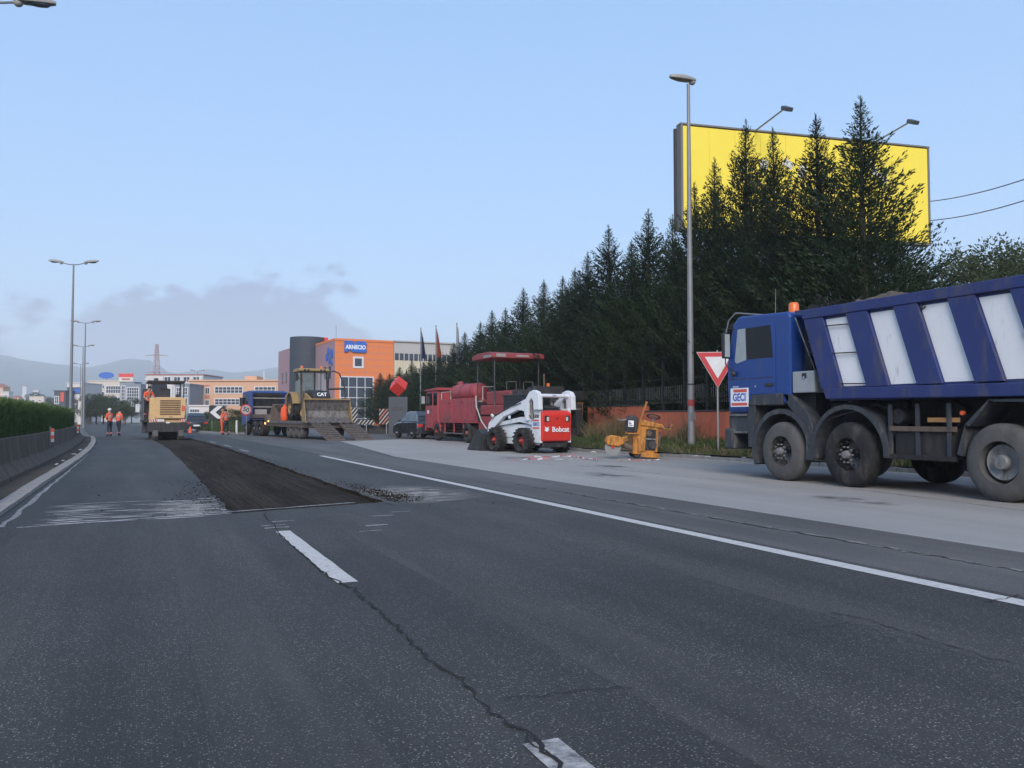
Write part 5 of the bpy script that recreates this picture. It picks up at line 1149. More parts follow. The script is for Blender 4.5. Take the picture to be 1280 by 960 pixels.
# open door, swung out to the left side of the machine
do = MB().tube([(-.78, .2, 1.0), (-.80, .22, 2.70), (-1.05, .32, 2.80), (-1.35, .42, 2.66), (-1.62, .5, 1.95), (-1.70, .52, 1.45), (-1.60, .5, 1.05), (-.78, .2, 1.0)], .04, 8).build('open_door', 'black_plastic', H_)
MB().tube([(-.8, .22, 1.78), (-1.65, .5, 1.82)], .06, 8).build('door_bar', 'black_plastic', do)
MB().tube([(.8, .3, 2.3), (1.0, .45, 2.45)], .02, 6).build('mirror_arm', 'black_plastic', H_); B(.95, 1.12, .42, .5, 2.2, 2.6).build('mirror', 'black_plastic', H_, bevel=.02)
for s in (-1, 1):
    wheel(H_, s * .86, -1.0, .74, .74, .42, s, 'cat_yellow', 'rubber', .5, .12, 8, lugs=16, n=28); wheel(H_, s * .80, 1.25, .48, .48, .32, s, 'cat_yellow', 'rubber', .5, .06, 6, n=24)
    MB().ring(-1.0, .74, .82, .90, 15, 165, *sorted((s * .66, s * 1.10))).build('mudguard', 'cat_yellow', H_)
    MB().prism([(.35, 1.05), (.55, 1.55), (1.6, 1.25), (2.5, .45), (2.42, .30), (1.5, 1.0), (.6, 1.2)], 'x', *sorted((s * .50, s * .62))).build('loader_arm', 'cat_yellow', H_, bevel=.01)
    MB().cyl((s * .56, 1.2, .9), (s * .56, 2.3, .85), .05, n=8).build('arm_cylinder', 'bare_steel', H_)
bk_ = MB()
bprof = [(2.42, .02), (3.35, -.10), (3.36, -.06), (2.72, .20), (2.62, .55), (2.78, .98), (2.88, 1.10), (2.80, 1.12), (2.48, .80)]
bk_.prism(bprof, 'x', -1.2, 1.2); bkt = bk_.build('front_bucket', 'bare_steel', H_, bevel=.01)
for s in (-1, 1): MB().prism([(2.45, .02), (3.34, -.08), (2.86, 1.08), (2.5, .8)], 'x', *sorted((s * 1.205, s * 1.24))).build('bucket_side', 'cat_yellow', bkt)
B(-1.23, 1.23, 2.74, 2.92, 1.125, 1.19).build('bucket_lip', 'cat_yellow', bkt)
for k in range(7): B(-1.15 + k * .37, -1.05 + k * .37, 3.30, 3.46, -.10, -.055).build('tooth', 'chassis', bkt)
bm2 = MB().tube([(0, -1.9, .9), (.1, -2.3, 2.2), (.15, -2.0, 3.0)], [.16, .15, .12], 8).build('boom', 'cat_yellow', H_); MB().tube([(.15, -2.0, 3.0), (.15, -2.6, 1.7)], [.12, .09], 8).build('dipper', 'cat_yellow', bm2)
for s in (-1, 1): B(s * .95 - .09, s * .95 + .09, -2.1, -1.9, .3, 1.5).build('stabiliser', 'cat_yellow', H_)

# ---------------------------------------------------------------- cold milling machine
N = thing('milling_machine', 'yellow cold milling machine working at the far end of the cut', 'milling machine', (1.42, 50.2, TRZ * .8), R(2))
B(-.92, .98, 0, 5.2, .75, 2.35).build('body', 'mill_yellow', N, bevel=.05)
rc = MB().prism([(-.55, 1.18), (.88, 1.18), (.98, 1.9), (.92, 2.18), (.75, 2.38), (-.62, 2.38), (-.66, 1.3)], 'y', -.16, -.002).build('rear_cover', 'mill_yellow', N, bevel=.03)
for k in range(7): B(-.40, .66, -.185, -.161, 1.40 + k * .125, 1.475 + k * .125).build('louvre', 'mill_slot', rc)
text('B', .40, 'sticker_red', rc, (.83, -.172, 1.75), BACK, bold=.012); B(-.50, .86, -.19, -.161, 1.22, 1.34).build('cover_band', 'mill_yellow', rc); text('100F', .09, 'sign_black', rc, (.15, -.195, 1.28), BACK)
for x0 in (-.90, .62):
    hz = B(x0, x0 + .34, -.21, -.191, 1.02, 1.16).build('hazard_plate', 'sign_white', N)
    for k in range(3): MB().prism([(x0 + .0 + k * .12, 1.16), (x0 + .06 + k * .12, 1.16), (x0 + .12 + k * .12 - .02, 1.02), (x0 + .06 + k * .12 - .02, 1.02)], 'y', -.2145, -.2105).build('hazard_stripe', 'sign_red', hz)
hz = B(-.52, -.18, -.21, -.191, 1.02, 1.16).build('hazard_plate', 'sign_white', N)
B(-1.0, 1.05, -.18, 5.2, .42, .98).build('lower_body', 'black_plastic', N, bevel=.04); B(-.08, .12, -.2, -.185, .93, .99).build('number_plate', 'sticker_white', N)
for s in (-.62, .70):
    for y in (.3, 4.2):
        tr_ = MB().prism([(y - .75, .22), (y - .55, 0), (y + .55, 0), (y + .75, .22), (y + .55, .55), (y - .55, .55)], 'x', s - .15, s + .15).build('track', 'rubber_dusty', N, bevel=.04)
        MB().cyl((s, y, .5), (s, y, .95), .14, n=12).build('leg_column', 'chassis', tr_)
B(-.5, .6, 1.4, 3.4, .06, .5).build('drum_housing', 'rusty_steel', N)
cy = B(-1.0, .95, .5, 3.2, 3.22, 3.34).build('canopy', 'black_plastic', N, bevel=.03)
for x in (-.85, .88):
    for y in (.6, 3.0): MB().cyl((x, y, 2.35), (x, y, 3.22), .03, n=8).build('canopy_post', 'black_plastic', cy)
B(-1.15, -.65, .9, 1.3, 3.35, 3.5).build('headlamp_box', 'sign_white', N); B(-.7, -.45, .9, 1.4, 3.35, 3.48).build('air_unit', 'black_plastic', N)
B(-1.28, -.93, .6, 3.6, 1.0, 1.1).build('side_step', 'black_plastic', N); B(-1.22, -.95, 1.6, 2.4, .35, 2.9).build('side_tower', 'dark_grey_plastic', N, bevel=.04)
MB().tube([(-1.22, .5, 1.1), (-1.22, .5, 2.4), (-1.22, 3.4, 2.4)], .025, 6).build('handrail', 'bare_steel', N)
B(-1.6, -1.4, 1.0, 1.06, 1.55, 2.0).build('mirror', 'sign_white', N); MB().tube([(-1.5, 1.0, 1.9), (-1.2, 1.2, 2.2)], .02, 6).build('mirror_arm', 'black_plastic', N)
B(.45, .65, .2, .5, 2.36, 2.56).build('control_box', 'black_plastic', N); B(-.4, .2, 1.0, 1.6, 2.35, 2.9).build('operator_seat', 'black_plastic', N, bevel=.06)
MB().prism([(5.2, 1.2), (9.5, 3.2), (9.5, 3.7), (5.2, 1.9)], 'x', -.4, .5).build('conveyor', 'chassis', N, bevel=.03)

# ================================================================== SIGNS, SMALL THINGS
yv = 15.6; c0 = onv(890, 441, yv)
Y_ = thing('yield_sign', 'red and white triangular give way sign beside the blue cab', 'sign', (yv, 19.85, .2), -HEAD - R(6))
zt, sd = 2.865, .95
def tri(r, y0, y1, m, par, nm, cz=zt - .28):
    k = math.sqrt(3) / 2; return MB().prism([(-r * k, cz + r / 2), (r * k, cz + r / 2), (0, cz - r)], 'y', y0, y1).build(nm, m, par, bevel=.012)
pl_ = tri(.715, -.03, -.012, 'sign_white', Y_, 'plate'); tri(.692, -.036, -.031, 'sign_red', pl_, 'red_border'); tri(.43, -.041, -.037, 'sign_white', pl_, 'white_face')
MB().cyl((0, .03, -.1), (0, .03, 3.0), .03, n=10).build('post', 'sign_pole', Y_); B(-.06, .06, -.01, .06, 2.6, 2.66).build('clamp', 'sign_pole', Y_)

cs = onz(271, 541, .12); cs = dep(276, 538, 66)
cs = thing('chevron_sign', 'black board with a white chevron arrow on the grass island', 'sign', (dep(271, 522, 66).x, dep(271, 522, 66).y, .1), -HEAD)
B(-.62, .62, -.03, .02, 1.0, 2.05).build('board', 'sign_black', cs); MB().prism([(-.55, 1.52), (.05, 2.03), (.50, 2.03), (-.10, 1.52), (.50, 1.02), (.05, 1.02)], 'y', -.04, -.031).build('arrow', 'sign_white', cs)
for x in (-.4, .4): MB().cyl((x, .05, 0), (x, .05, 2.0), .03, n=8).build('post', 'sign_pole', cs)
for i, (px, D) in enumerate(((249, 68), (296, 60))):
    q = dep(px, 522, D); t = thing('marker_post', ('white marker post with black top at the roadside near the dark car', 'white marker post with black top beside the tractor unit')[i], 'post', (q.x, q.y, .0), -HEAD)
    MB().prism([(-.07, 0), (.07, 0), (.06, 1.0), (-.06, 1.0)], 'y', -.05, .05).build('shaft', 'sign_white', t); B(-.062, .062, -.055, .055, 1.0, 1.22).build('black_top', 'sign_black', t); B(-.03, .03, -.062, -.056, 1.06, 1.10).build('reflector', 'rusty_steel', t)
q = dep(238, 522, 64); t = thing('traffic_cone', 'orange traffic cone standing beside the dark car', 'cone', (q.x, q.y, .0)); t.scale = (.7, .7, .7)
MB().lathe([(.22, .03), (.16, .25), (.10, .55), (.04, .75), (.001, .75)], 16, 'z').build('cone', 'hivis_orange', t); B(-.26, .26, -.26, .26, 0, .03).build('base', 'black_plastic', t); MB().lathe([(.135, .36), (.138, .36), (.105, .5), (.10, .5)], 16, 'z').build('band', 'sign_white', t)
# red and white barrier tape trampled on the yard
tape = thing('barrier_tape', 'crumpled red and white barrier tape trampled on the yard pavement', 'tape')
for (a, b_) in (((640, 576), (752, 574)), ((700, 568), (745, 577)), ((660, 572), (720, 571)), ((772, 577), (826, 576))):
    p, q = onz(*a), onz(*b_); n = int((q - p).length / .12); pts = []; ww = []
    for i in range(n + 1):
        f = i / n; c = p.lerp(q, f) + Vector((rnd.gauss(0, .03), .14 * math.sin(f * 9 + a[0]) + rnd.gauss(0, .05), .010 + .05 * abs(math.sin(i * 1.3)) * rnd.random())); pts.append(c); ww.append(Vector((rnd.uniform(-.02, .02), rnd.uniform(.008, .026), rnd.uniform(-.004, .02))))
    t_ = MB()
    for i in range(n): t_.cur = (i // 2) % 2; t_.add([pts[i] - ww[i], pts[i + 1] - ww[i + 1], pts[i + 1] + ww[i + 1], pts[i] + ww[i]], [(0, 1, 2, 3)])
    t_.v = [(x, y, max(z, .006)) for x, y, z in t_.v]; t_.build('tape_strand', ['tape_red', 'tape_white'], tape)

# grass island beyond the works
isl = [dep(234, 522, 88), dep(250, 522, 68), dep(280, 522, 59.5), dep(308, 522, 60.5), dep(345, 522, 66), dep(345, 522, 88)]
ib = MB().prism([(p.x, p.y) for p in isl], 'z', -.05, .12).build('grass_island', 'soil'); tag(ib, kind='structure')
def inpoly(x, y):
    c = False
    for a, b_ in zip(isl, isl[1:] + isl[:1]):
        if (a.y > y) != (b_.y > y) and x < (b_.x - a.x) * (y - a.y) / (b_.y - a.y) + a.x: c = not c
    return c
ik = thing('island_kerb', 'pale kerb around the grass island by the chevron board', 'kerb'); ik['kind'] = 'structure'
for a, b_ in zip(isl[:4], isl[1:5]):
    L = (b_ - a).length; n = max(1, round(L / 1.2)); d = (b_ - a).normalized()
    for i in range(n):
        p = a + (b_ - a) * ((i + .5) / n); inst('kerb_stone', km2, ik, (p.x, p.y, .03), (0, 0, math.atan2(-d.x, d.y)), (1.3, L / n, 1))
xs = [p.x for p in isl]; ys = [p.y for p in isl]
def iarea():
    while True:
        x, y = rnd.uniform(min(xs), max(xs)), rnd.uniform(min(ys), max(ys))
        if inpoly(x, y): return (x, y, .11)
grass('island_grass', 9000, iarea, .35, 1.05, 'grass_leaf', 'tall green grass growing on the roadside island')
for i, (px, D, h) in enumerate(((262, 78, 1.7), (288, 76, 1.9), (305, 74, 1.8), (325, 76, 2.0), (252, 84, 1.5))):
    q = dep(px, 522, D); t = thing('shrub', 'dull green shrub growing on the grass island', 'shrub', (q.x, q.y, .1), i, 'shrubs on the grass island')
    s = h / 9.5; inst('trunk', bt[i % 2][1], t, (0, 0, 0), (0, 0, 0), (s, s, s)); inst('crown', bt[i % 2][0], t, (0, 0, -.5 * s), (0, 0, 0), (s * 2.2, s * 2.2, s * 1.05))

# ================================================================== PEOPLE
def person(lab, loc, rz, J, colr, hat=None, bands=True):
    """J: joint positions; one continuous skinned body"""
    t = thing('person', lab, 'person', loc, rz)
    pts, edges, rad, mt = [], [], [], []
    def node(p, r, parent, m):
        pts.append(p); rad.append(r); mt.append(m)
        if parent is not None: edges.append((parent, len(pts) - 1))
        return len(pts) - 1
    up, low = 'top', 'legs'
    pel = node(J['pel'], .145, None, low); wai = node(J['wai'], .135, pel, up); che = node(J['che'], .165, wai, up); nk = node(J['neck'], .06, che, 'skin'); hd = node(J['head'], .098, nk, 'skin'); node(Vector(J['head']) + Vector((0, 0, .11)), .075, hd, 'skin')
    node(Vector(J['head']) + Vector((0, .10, -.03)), .028, hd, 'skin')
    for s in 'LR':
        hp = node(J['hip' + s], .10, pel, low); kn = node(J['kne' + s], .068, hp, low); an = node(J['ank' + s], .048, kn, low); node(Vector(J['ank' + s]) + Vector((0, .16, -.05)), .045, an, 'boot')
        sh = node(J['sho' + s], .075, che, up); el = node(J['elb' + s], .052, sh, up); wr = node(J['wri' + s], .034, el, 'skin')
        d = (Vector(J['wri' + s]) - Vector(J['elb' + s])).normalized(); sd_ = d.cross(Vector((0, 1, .2))).normalized(); pm_ = node(Vector(J['wri' + s]) + d * .06, .034, wr, 'skin')
        for k in range(4): node(Vector(J['wri' + s]) + d * (.13 + .02 * (k in (1, 2))) + sd_ * (k - 1.5) * .021, .009, pm_, 'skin')
        node(Vector(J['wri' + s]) + d * .07 + sd_ * .055, .010, wr, 'skin')
    me = bpy.data.meshes.new('skeleton'); me.from_pydata([tuple(p) for p in pts], edges, []); tmp = bpy.data.objects.new('tmp', me); col.objects.link(tmp)
    tmp.modifiers.new('skin', 'SKIN'); sk = me.skin_vertices[0].data if me.skin_vertices else None
    if sk is None:
        bpy.context.view_layer.objects.active = tmp; sk = me.skin_vertices.new().data if hasattr(me.skin_vertices, 'new') else None
    if sk:
        for v, r in zip(sk, rad): v.radius = (r, r * .9)
        sk[0].use_root = True
    su = tmp.modifiers.new('sub', 'SUBSURF'); su.levels = 2; su.render_levels = 2
    bm3 = bpy.data.meshes.new_from_object(tmp.evaluated_get(bpy.context.evaluated_depsgraph_get())); bpy.data.objects.remove(tmp)
    names = ['top', 'legs', 'skin', 'boot']; bm3.materials.clear()
    for k in names: bm3.materials.append(MATS[colr[k]])
    segs = [(Vector(pts[a]), Vector(pts[b_]), mt[b_]) for a, b_ in edges]
    for pg in bm3.polygons:
        c = pg.center; best = None
        for a, b_, m in segs:
            f = max(0, min(1, (c - a).dot(b_ - a) / max(1e-6, (b_ - a).length_squared))); dd = (c - a.lerp(b_, f)).length
            if best is None or dd < best[0]: best = (dd, m)
        pg.material_index = names.index(best[1]); pg.use_smooth = True
    bm3.name = 'body'; o = bpy.data.objects.new('body', bm3); col.objects.link(o); o.parent = t
    h = Vector(J['head'])
    hr = MB().ball((h.x, h.y - .015, h.z + .06), .105, .118, .10, 14, 8)
    hr.v = [(x, y, max(z, h.z + .0 + (.03 if y > h.y + .02 else -.04))) for x, y, z in hr.v]; ho = hr.build('hair' if hat is None else 'cap', 'hair_dark' if hat is None else hat, t, smooth=True)
    if hat: MB().ball((h.x, h.y + .11, h.z + .055), .075, .08, .012, 10, 4).build('brim', hat, ho)
    for s in (-1, 1): MB().ball((h.x + s * .034, h.y + .088, h.z + .02), .011, .009, .009, 6, 4).build('eye', 'hair_dark', t); MB().ball((h.x + s * .098, h.y, h.z + .0), .012, .02, .03, 6, 4).build('ear', 'skin', t)
    if bands:
        w, c = Vector(J['wai']), Vector(J['che'])
        for f in (.35, .75):
            q = w.lerp(c, f); ax = (c - w).normalized()
            tb_ = MB().cyl(q - ax * .025, q + ax * .025, .178, .182, 16, False); tb_.v = [(q.x + (x - q.x) * 1.0, q.y + (y - q.y) * .92, z) for x, y, z in tb_.v]; tb_.build('reflective_band', 'hivis_band', t)
        for s in 'LR':
            a = Vector(J['ank' + s]); MB().cyl(a + Vector((0, 0, .10)), a + Vector((0, 0, .17)), .066, .07, 12, False).build('cuff_band', 'boot_band', t)
    return t
def stand(lean=0., lk=0., armL=None, armR=None, step=.0):
    J = dict(pel=(0, 0, .96), wai=(0, lean * .4, 1.14), che=(0, lean, 1.36), neck=(0, lean * 1.25, 1.52), head=(0, lean * 1.4 + .01, 1.64),
             hipL=(-.10, 0, .88), hipR=(.10, 0, .88), kneL=(-.12, .02 + step * .5, .49), kneR=(.12, .03 - step * .4, .49), ankL=(-.13, step, .09), ankR=(.13, -step, .09),
             shoL=(-.19, lean, 1.42), shoR=(.19, lean, 1.42), elbL=(-.27, lean - .02, 1.14), elbR=(.27, lean - .02, 1.14), wriL=(-.25, lean + .12, .92), wriR=(.25, lean + .12, .92))
    if armL: J['elbL'], J['wriL'] = armL
    if armR: J['elbR'], J['wriR'] = armR
    return J
HV = dict(top='hivis_orange', legs='trousers_dark', skin='skin', boot='boot')
q = dep(137.5, 522, 52.5); person('worker in orange vest and white cap standing on the lane', (q.x, q.y, 0), -HEAD + R(70), stand(.03, armL=((-.27, .02, 1.15), (-.05, .20, 1.10)), armR=((.27, .02, 1.15), (.06, .22, 1.12))), HV, 'cap_white')
q = dep(148.5, 522, 54.5); person('bareheaded worker in orange vest walking beside the white capped worker', (q.x, q.y, 0), -HEAD + R(-20), stand(.05, step=.16), HV)
q = dep(283, 522, 56.5); person('worker in orange vest and dark trousers standing by the chevron board', (q.x, q.y, .0), -HEAD + R(75), stand(.06, armL=((-.24, .1, 1.16), (-.1, .32, 1.2)), armR=((.24, .1, 1.16), (.1, .34, 1.18)), step=.14), HV, 'hair_dark')
q = dep(277.5, 522, 57.6); person('worker in orange trousers standing just behind the worker in dark trousers', (q.x, q.y, .0), -HEAD + R(-80), stand(.03), dict(HV, legs='trousers_orange'), 'wood_post')
q = N.matrix_world if False else None
person('operator in orange vest leaning over the side of the milling machine', (.38, 51.0, 1.18), R(-160), stand(.22, armL=((-.28, .25, 1.18), (-.2, .42, 1.05)), armR=((.28, .25, 1.18), (.18, .42, 1.05))), HV, 'hair_dark')

# ================================================================== FLAGS, ENTRANCE
for i, (px, py, D, mt_, lab) in enumerate(((526, 411, 56, 'flag_navy', 'flagpole with a drooping navy flag'), (545, 408, 55, 'flag_orange', 'flagpole with a drooping dull orange flag'), (571, 405, 54, 'flag_grey', 'flagpole with a furled grey flag'))):
    p = dep(px, py, D); t = thing('flagpole', lab, 'flagpole', (p.x, p.y, 0), -HEAD)
    MB().tube([(0, 0, 0), (0, 0, p.z)], [.055, .03], 8).build('pole', 'galvanised', t); MB().ball((0, 0, p.z + .03), .05).build('finial', 'galvanised', t)
    fb = MB(); nx, nz_ = 12, 14; Wf, Hf = (.36, 1.9) if i < 2 else (.22, 2.6)
    for a in range(nx + 1):
        for c in range(nz_ + 1):
            fx, fz = a / nx, c / nz_; drop = fx * (1.0 if i < 2 else .5) * (.55)
            fb.v.append((.04 + Wf * fx * (.35 + .65 * fz), .09 * math.sin(fx * 9 + fz * 2.2) * (.3 + fz), p.z - .1 - Hf * fz * (1 - .25 * fx) - drop))
    for a in range(nx):
        for c in range(nz_): k = a * (nz_ + 1) + c; fb.f.append((k, k + 1, k + nz_ + 2, k + nz_ + 1)); fb.m.append(0)
    fb.build('flag', mt_, t, smooth=True)
q = dep(498, 522, 54); t = thing('cube_sign', 'grey pillar sign topped by a tilted red cube', 'sign', (q.x, q.y, 0), -HEAD)
B(-.62, .62, -.2, .2, 0, 2.55).build('pillar', 'sign_grey', t, bevel=.02); text('BSA', .42, 'billboard_back', t, (0, -.204, 1.75), BACK, bold=.004)
cu = MB().obox((0, 0, 3.25), (.78, .78, .78), (R(45), R(35.3), R(25))).build('cube', 'cube_red', t, bevel=.02); MB().obox((-.05, -.42, 3.52), (.26, .02, .2), (R(-40), R(8), 0)).build('cube_print', 'sign_grey', cu)
sb_ = thing('entrance_wall', 'low dark wall across the entrance below the striped boards', 'wall', tuple(dep(441, 522, 62).xy) + (0,), -HEAD)
B(0, 3.2, 0, .3, 0, .62).build('wall_section', 'sign_black', sb_); B(3.21, 6.2, .05, .35, 0, .66).build('wall_section', 'sign_black', sb_)
for i, (x0, x1, z0, z1, cm) in enumerate(((-.15, .35, .7, 1.95, 0), (.40, 1.60, .7, 1.02, 0), (1.95, 3.05, .70, 1.85, 1))):
    t = thing('striped_board', ('narrow upright board with black and white stripes at the entrance', 'low board with black and white diagonal stripes on the dark wall', 'board with red white and black diagonal stripes beside the cube sign')[i], 'hazard board', tuple(dep(441, 522, 61.5).xy) + (0,), -HEAD)
    B(x0, x1, 0, .04, z0, z1).build('board', 'sign_black', t); B((x0 + x1) / 2 - .03, (x0 + x1) / 2 + .03, .045, .1, 0, z1).build('stand', 'sign_pole', t)
    k = 0; x = x0 - (z1 - z0)
    while x < x1:
        pl = []
        for (a, z) in ((x, z0), (x + .10, z0), (x + .10 + (z1 - z0) * .8, z1), (x + (z1 - z0) * .8, z1)): pl.append([a, z])
        # clip to the board
        def clip(poly, lim, keep):
            out = []
            for a, b_ in zip(poly, poly[1:] + poly[:1]):
                ia, ib_ = keep(a[0]), keep(b_[0])
                if ia: out.append(a)
                if ia != ib_: f = (lim - a[0]) / (b_[0] - a[0]); out.append([lim, a[1] + (b_[1] - a[1]) * f])
            return out
        pl = clip(pl, x0, lambda v: v >= x0 - 1e-9); pl = clip(pl, x1, lambda v: v <= x1 + 1e-9) if len(pl) > 2 else pl
        if len(pl) > 2: MB().prism([tuple(a) for a in pl], 'y', -.008, -.002).build('stripe', ('hall_grey', 'salmon_trim')[(k % 2) if cm else 0], t)
        x += .27; k += 1
for px, py, D, w_, lab in ((482, 477, 72, .42, 'small cypress just behind the red cube sign'), (515, 448, 84, .6, 'cypress in front of the cream hall beside the navy flag'), (508, 462, 80, .55, 'lower cypress between the red cube sign and the cream hall'), (520, 458, 76, .6, 'cypress right behind the navy flag pole')):
    p = dep(px, py, D); cyp(p.x, p.y, p.z, w_, None, lab)

# ================================================================== BUILDINGS
class Facade:
    """local frame on a facade: x along it, z up, -y towards the viewer"""
    def __init__(s, name, lab, px0, D, yaw=0., cat='building', z0=0.):
        O = dep(px0, 522, D); s.O = Vector((O.x, O.y, z0)); s.a = -HEAD + yaw; s.e = Vector((math.cos(s.a), math.sin(s.a), 0)); s.n = Vector((-math.sin(s.a), math.cos(s.a), 0))
        s.t = thing(name, lab, cat, tuple(s.O), s.a); s.z0 = z0
    def p(s, px, py, off=0.):
        d = ray(px, py); c = Vector((0, 0, CAMH)); k = ((s.O + s.n * off - c).dot(s.n)) / d.dot(s.n); q = c + d * k - s.O
        return q.dot(s.e), q.z
    def rect(s, nm, mat, x0, x1, y0, y1, dep0=-.06, dep1=-.01, par=None):
        a, b_ = s.p(x0, y1), s.p(x1, y0); return B(min(a[0], b_[0]), max(a[0], b_[0]), dep0, dep1, min(a[1], b_[1]), max(a[1], b_[1])).build(nm, mat, par or s.t)
    def window(s, x0, x1, y0, y1, nx=1, ny=1, glass='window_dark', frame='frame_white', bar=.12):
        a, b_ = s.p(x0, y1), s.p(x1, y0); xa, za, xb, zb = a[0], a[1], b_[0], b_[1]
        f = MB(); f.box(xa, xb, -.10, -.012, za, za + bar).box(xa, xb, -.10, -.012, zb - bar, zb).box(xa, xa + bar, -.10, -.012, za + bar, zb - bar).box(xb - bar, xb, -.10, -.012, za + bar, zb - bar)
        w = f.build('window', frame, s.t)
        for i in range(nx):
            for j in range(ny): B(xa + bar * .5 + (xb - xa - bar) * i / nx + bar * .3, xa + bar * .5 + (xb - xa - bar) * (i + 1) / nx - bar * .3, -.05, -.02, za + bar * .5 + (zb - za - bar) * j / ny + bar * .3, za + bar * .5 + (zb - za - bar) * (j + 1) / ny - bar * .3).build('pane', glass, w)
        for i in range(1, nx): x = xa + bar * .5 + (xb - xa - bar) * i / nx; B(x - bar * .3, x + bar * .3, -.09, -.013, za + bar, zb - bar).build('mullion', frame, w)
        for j in range(1, ny): z = za + bar * .5 + (zb - za - bar) * j / ny; B(xa + bar, xb - bar, -.085, -.014, z - bar * .3, z + bar * .3).build('transom', frame, w)
        return w
# ---- orange office
O1 = Facade('orange_office', 'orange clad office block with a dark round tower and glazed front', 418, 120, R(28))
We, He = O1.p(492, 425); H0 = O1.p(418, 423)[1]
B(0, We, .0, 13, -.5, H0 - .3).build('core', 'clad_mauve', O1.t)
rows_ = 13; cw = 4
for j in range(rows_):
    for i in range(cw):
        x0, x1 = We * i / cw, We * (i + 1) / cw; z0, z1 = H0 * j / rows_, H0 * (j + 1) / rows_
        B(x0 + .02, x1 - .02, -.008, -.001, z0 + .025, z1 - .025).build('cladding_panel', 'clad_orange', O1.t)
B(-.05, We + .05, -.1, 13.05, H0 - .28, H0 + .05).build('parapet', 'clad_orange', O1.t)
O1.window(441, 454.5, 446, 460, 1, 1, bar=.28)
O1.window(424, 467, 471, 537, 4, 5, bar=.16)
lg = MB(); 
a, b_ = O1.p(430, 440), O1.p(458, 427)
xa, za, xb, zb = a[0], a[1], b_[0], b_[1]
sgn = MB().prism([(xa, za), (xa + .45, za), (xa + .7, za + .35), (xa + 1.3, za), (xa + 2.1, za), (xb - .2, za), (xb, za + .4), (xb - .15, za + .8), (xb, zb - .3), (xb - .25, zb), (xa + 1.9, zb), (xa + 1.5, zb - .3), (xa + 1.2, zb), (xa, zb)], 'y', -.25, -.1).build('sign_board', 'logo_blue', O1.t)
text('ARNECIO', .82, 'sticker_white', sgn, ((xa + xb) / 2, -.26, (za + zb) / 2 - .1), BACK, bold=.035, sx=.85)
# left return face: local y runs back; mauve panels with two windows and a blue emblem
for j in range(rows_):
    for i in range(5): B(-.008, -.001, 11.0 * i / 5 + .02, 11.0 * (i + 1) / 5 - .02, H0 * j / rows_ + .02, H0 * (j + 1) / rows_ - .02).build('cladding_panel', 'clad_mauve', O1.t)
for y in (2.0, 4.6): w = B(-.08, -.012, y, y + 1.0, 7.0, 8.8).build('window', 'window_dark', O1.t)
for y, z, r in ((1.6, 10.6, .75), (2.7, 9.7, .6), (3.3, 11.0, .6), (1.5, 9.2, .4), (4.2, 10.2, .55)): MB().cyl((-.10, y, z), (-.02, y, z), r, n=14).build('emblem_disc', 'logo_blue', O1.t)
tw = MB().lathe([(0.001, 13.9), (2.75, 13.9), (2.75, 0)], 36, 'z', (-.6, 13.5, 0)).build('round_tower', 'tower_dark', O1.t, smooth=True)
for z in (2.8, 5.6, 8.4, 11.2): MB().lathe([(2.77, z), (2.77, z + .06)], 36, 'z', (-.6, 13.5, 0)).build('tower_band', 'sign_grey', tw)
B(1.5, 2.3, 12.0, 12.8, H0, 13.95).build('roof_box', 'cube_red', O1.t)
B(-.5, 6, 16, 35, -.5, 13.2).build('rear_wing', 'clad_mauve', O1.t)
for j in range(2):
    for y in (19.0, 22.0, 24.5, 28.0, 31.0): B(-.56, -.505, y, y + 1.0, 2.6 + j * 4.6, 4.6 + j * 4.6).build('window', 'window_dark', O1.t)
MB().cyl((1.0, 3, H0), (1.0, 3, H0 + 2.2), .03, n=6).build('aerial', 'galvanised', O1.t)
# ---- cream hall to the right
O2 = Facade('cream_hall', 'cream and grey industrial hall beside the orange office', 492.5, 124, R(28))
W2 = O2.p(575, 440)[0]; z_a = O2.p(493, 427)[1]; z_b = O2.p(493, 441)[1]; z_c = O2.p(493, 450.5)[1]
B(0, W2, 0, 22, -.5, z_c).build('lower_wall', 'hall_cream', O2.t); B(0, W2, .02, 22, z_c + .01, z_a).build('upper_wall', 'hall_grey', O2.t)
n = 14
for i in range(n): B(W2 * i / n + .1, W2 * (i + 1) / n - .1, -.05, .015, z_c + .06, z_b - .05).build('window', 'window_dark', O2.t)
for i in range(12): B(W2 * i / 12, W2 * i / 12 + .35, -.25, -.01, 0, z_c).build('pilaster', 'hall_cream', O2.t)
B(-.1, W2 + .1, -.2, 22, z_a, z_a + .2).build('parapet', 'hall_grey', O2.t)
# ---- salmon school block
O3 = Facade('salmon_block', 'long salmon building with rows of blue windows and a roof box', 236, 165, R(0))
x1 = O3.p(352, 477)[0]; zt3 = O3.p(300, 476.5)[1]
B(0, x1, 0, 14, -.5, zt3).build('wall', 'salmon_wall', O3.t); B(-.2, x1 + .2, -.25, 14.2, zt3, zt3 + .3).build('parapet', 'salmon_wall', O3.t)
O3.window(268, 304, 483, 492, 7, 2, bar=.16); O3.window(268, 305, 498, 506.5, 7, 2, bar=.16); O3.window(318, 345, 483, 492, 5, 2, bar=.16); O3.window(318, 345, 498, 506.5, 5, 2, bar=.16)
for x in (243, 256): O3.window(x, x + 6.5, 484, 493, 2, 1, bar=.14); O3.window(x, x + 6, 499.5, 507, 2, 1, bar=.14); O3.rect('trim_panel', 'salmon_trim', x + .5, x + 6, 494.5, 498)
O3.rect('trim_panel', 'salmon_trim', 243, 249, 481, 483); O3.rect('trim_panel', 'salmon_trim', 256, 262, 481, 483)
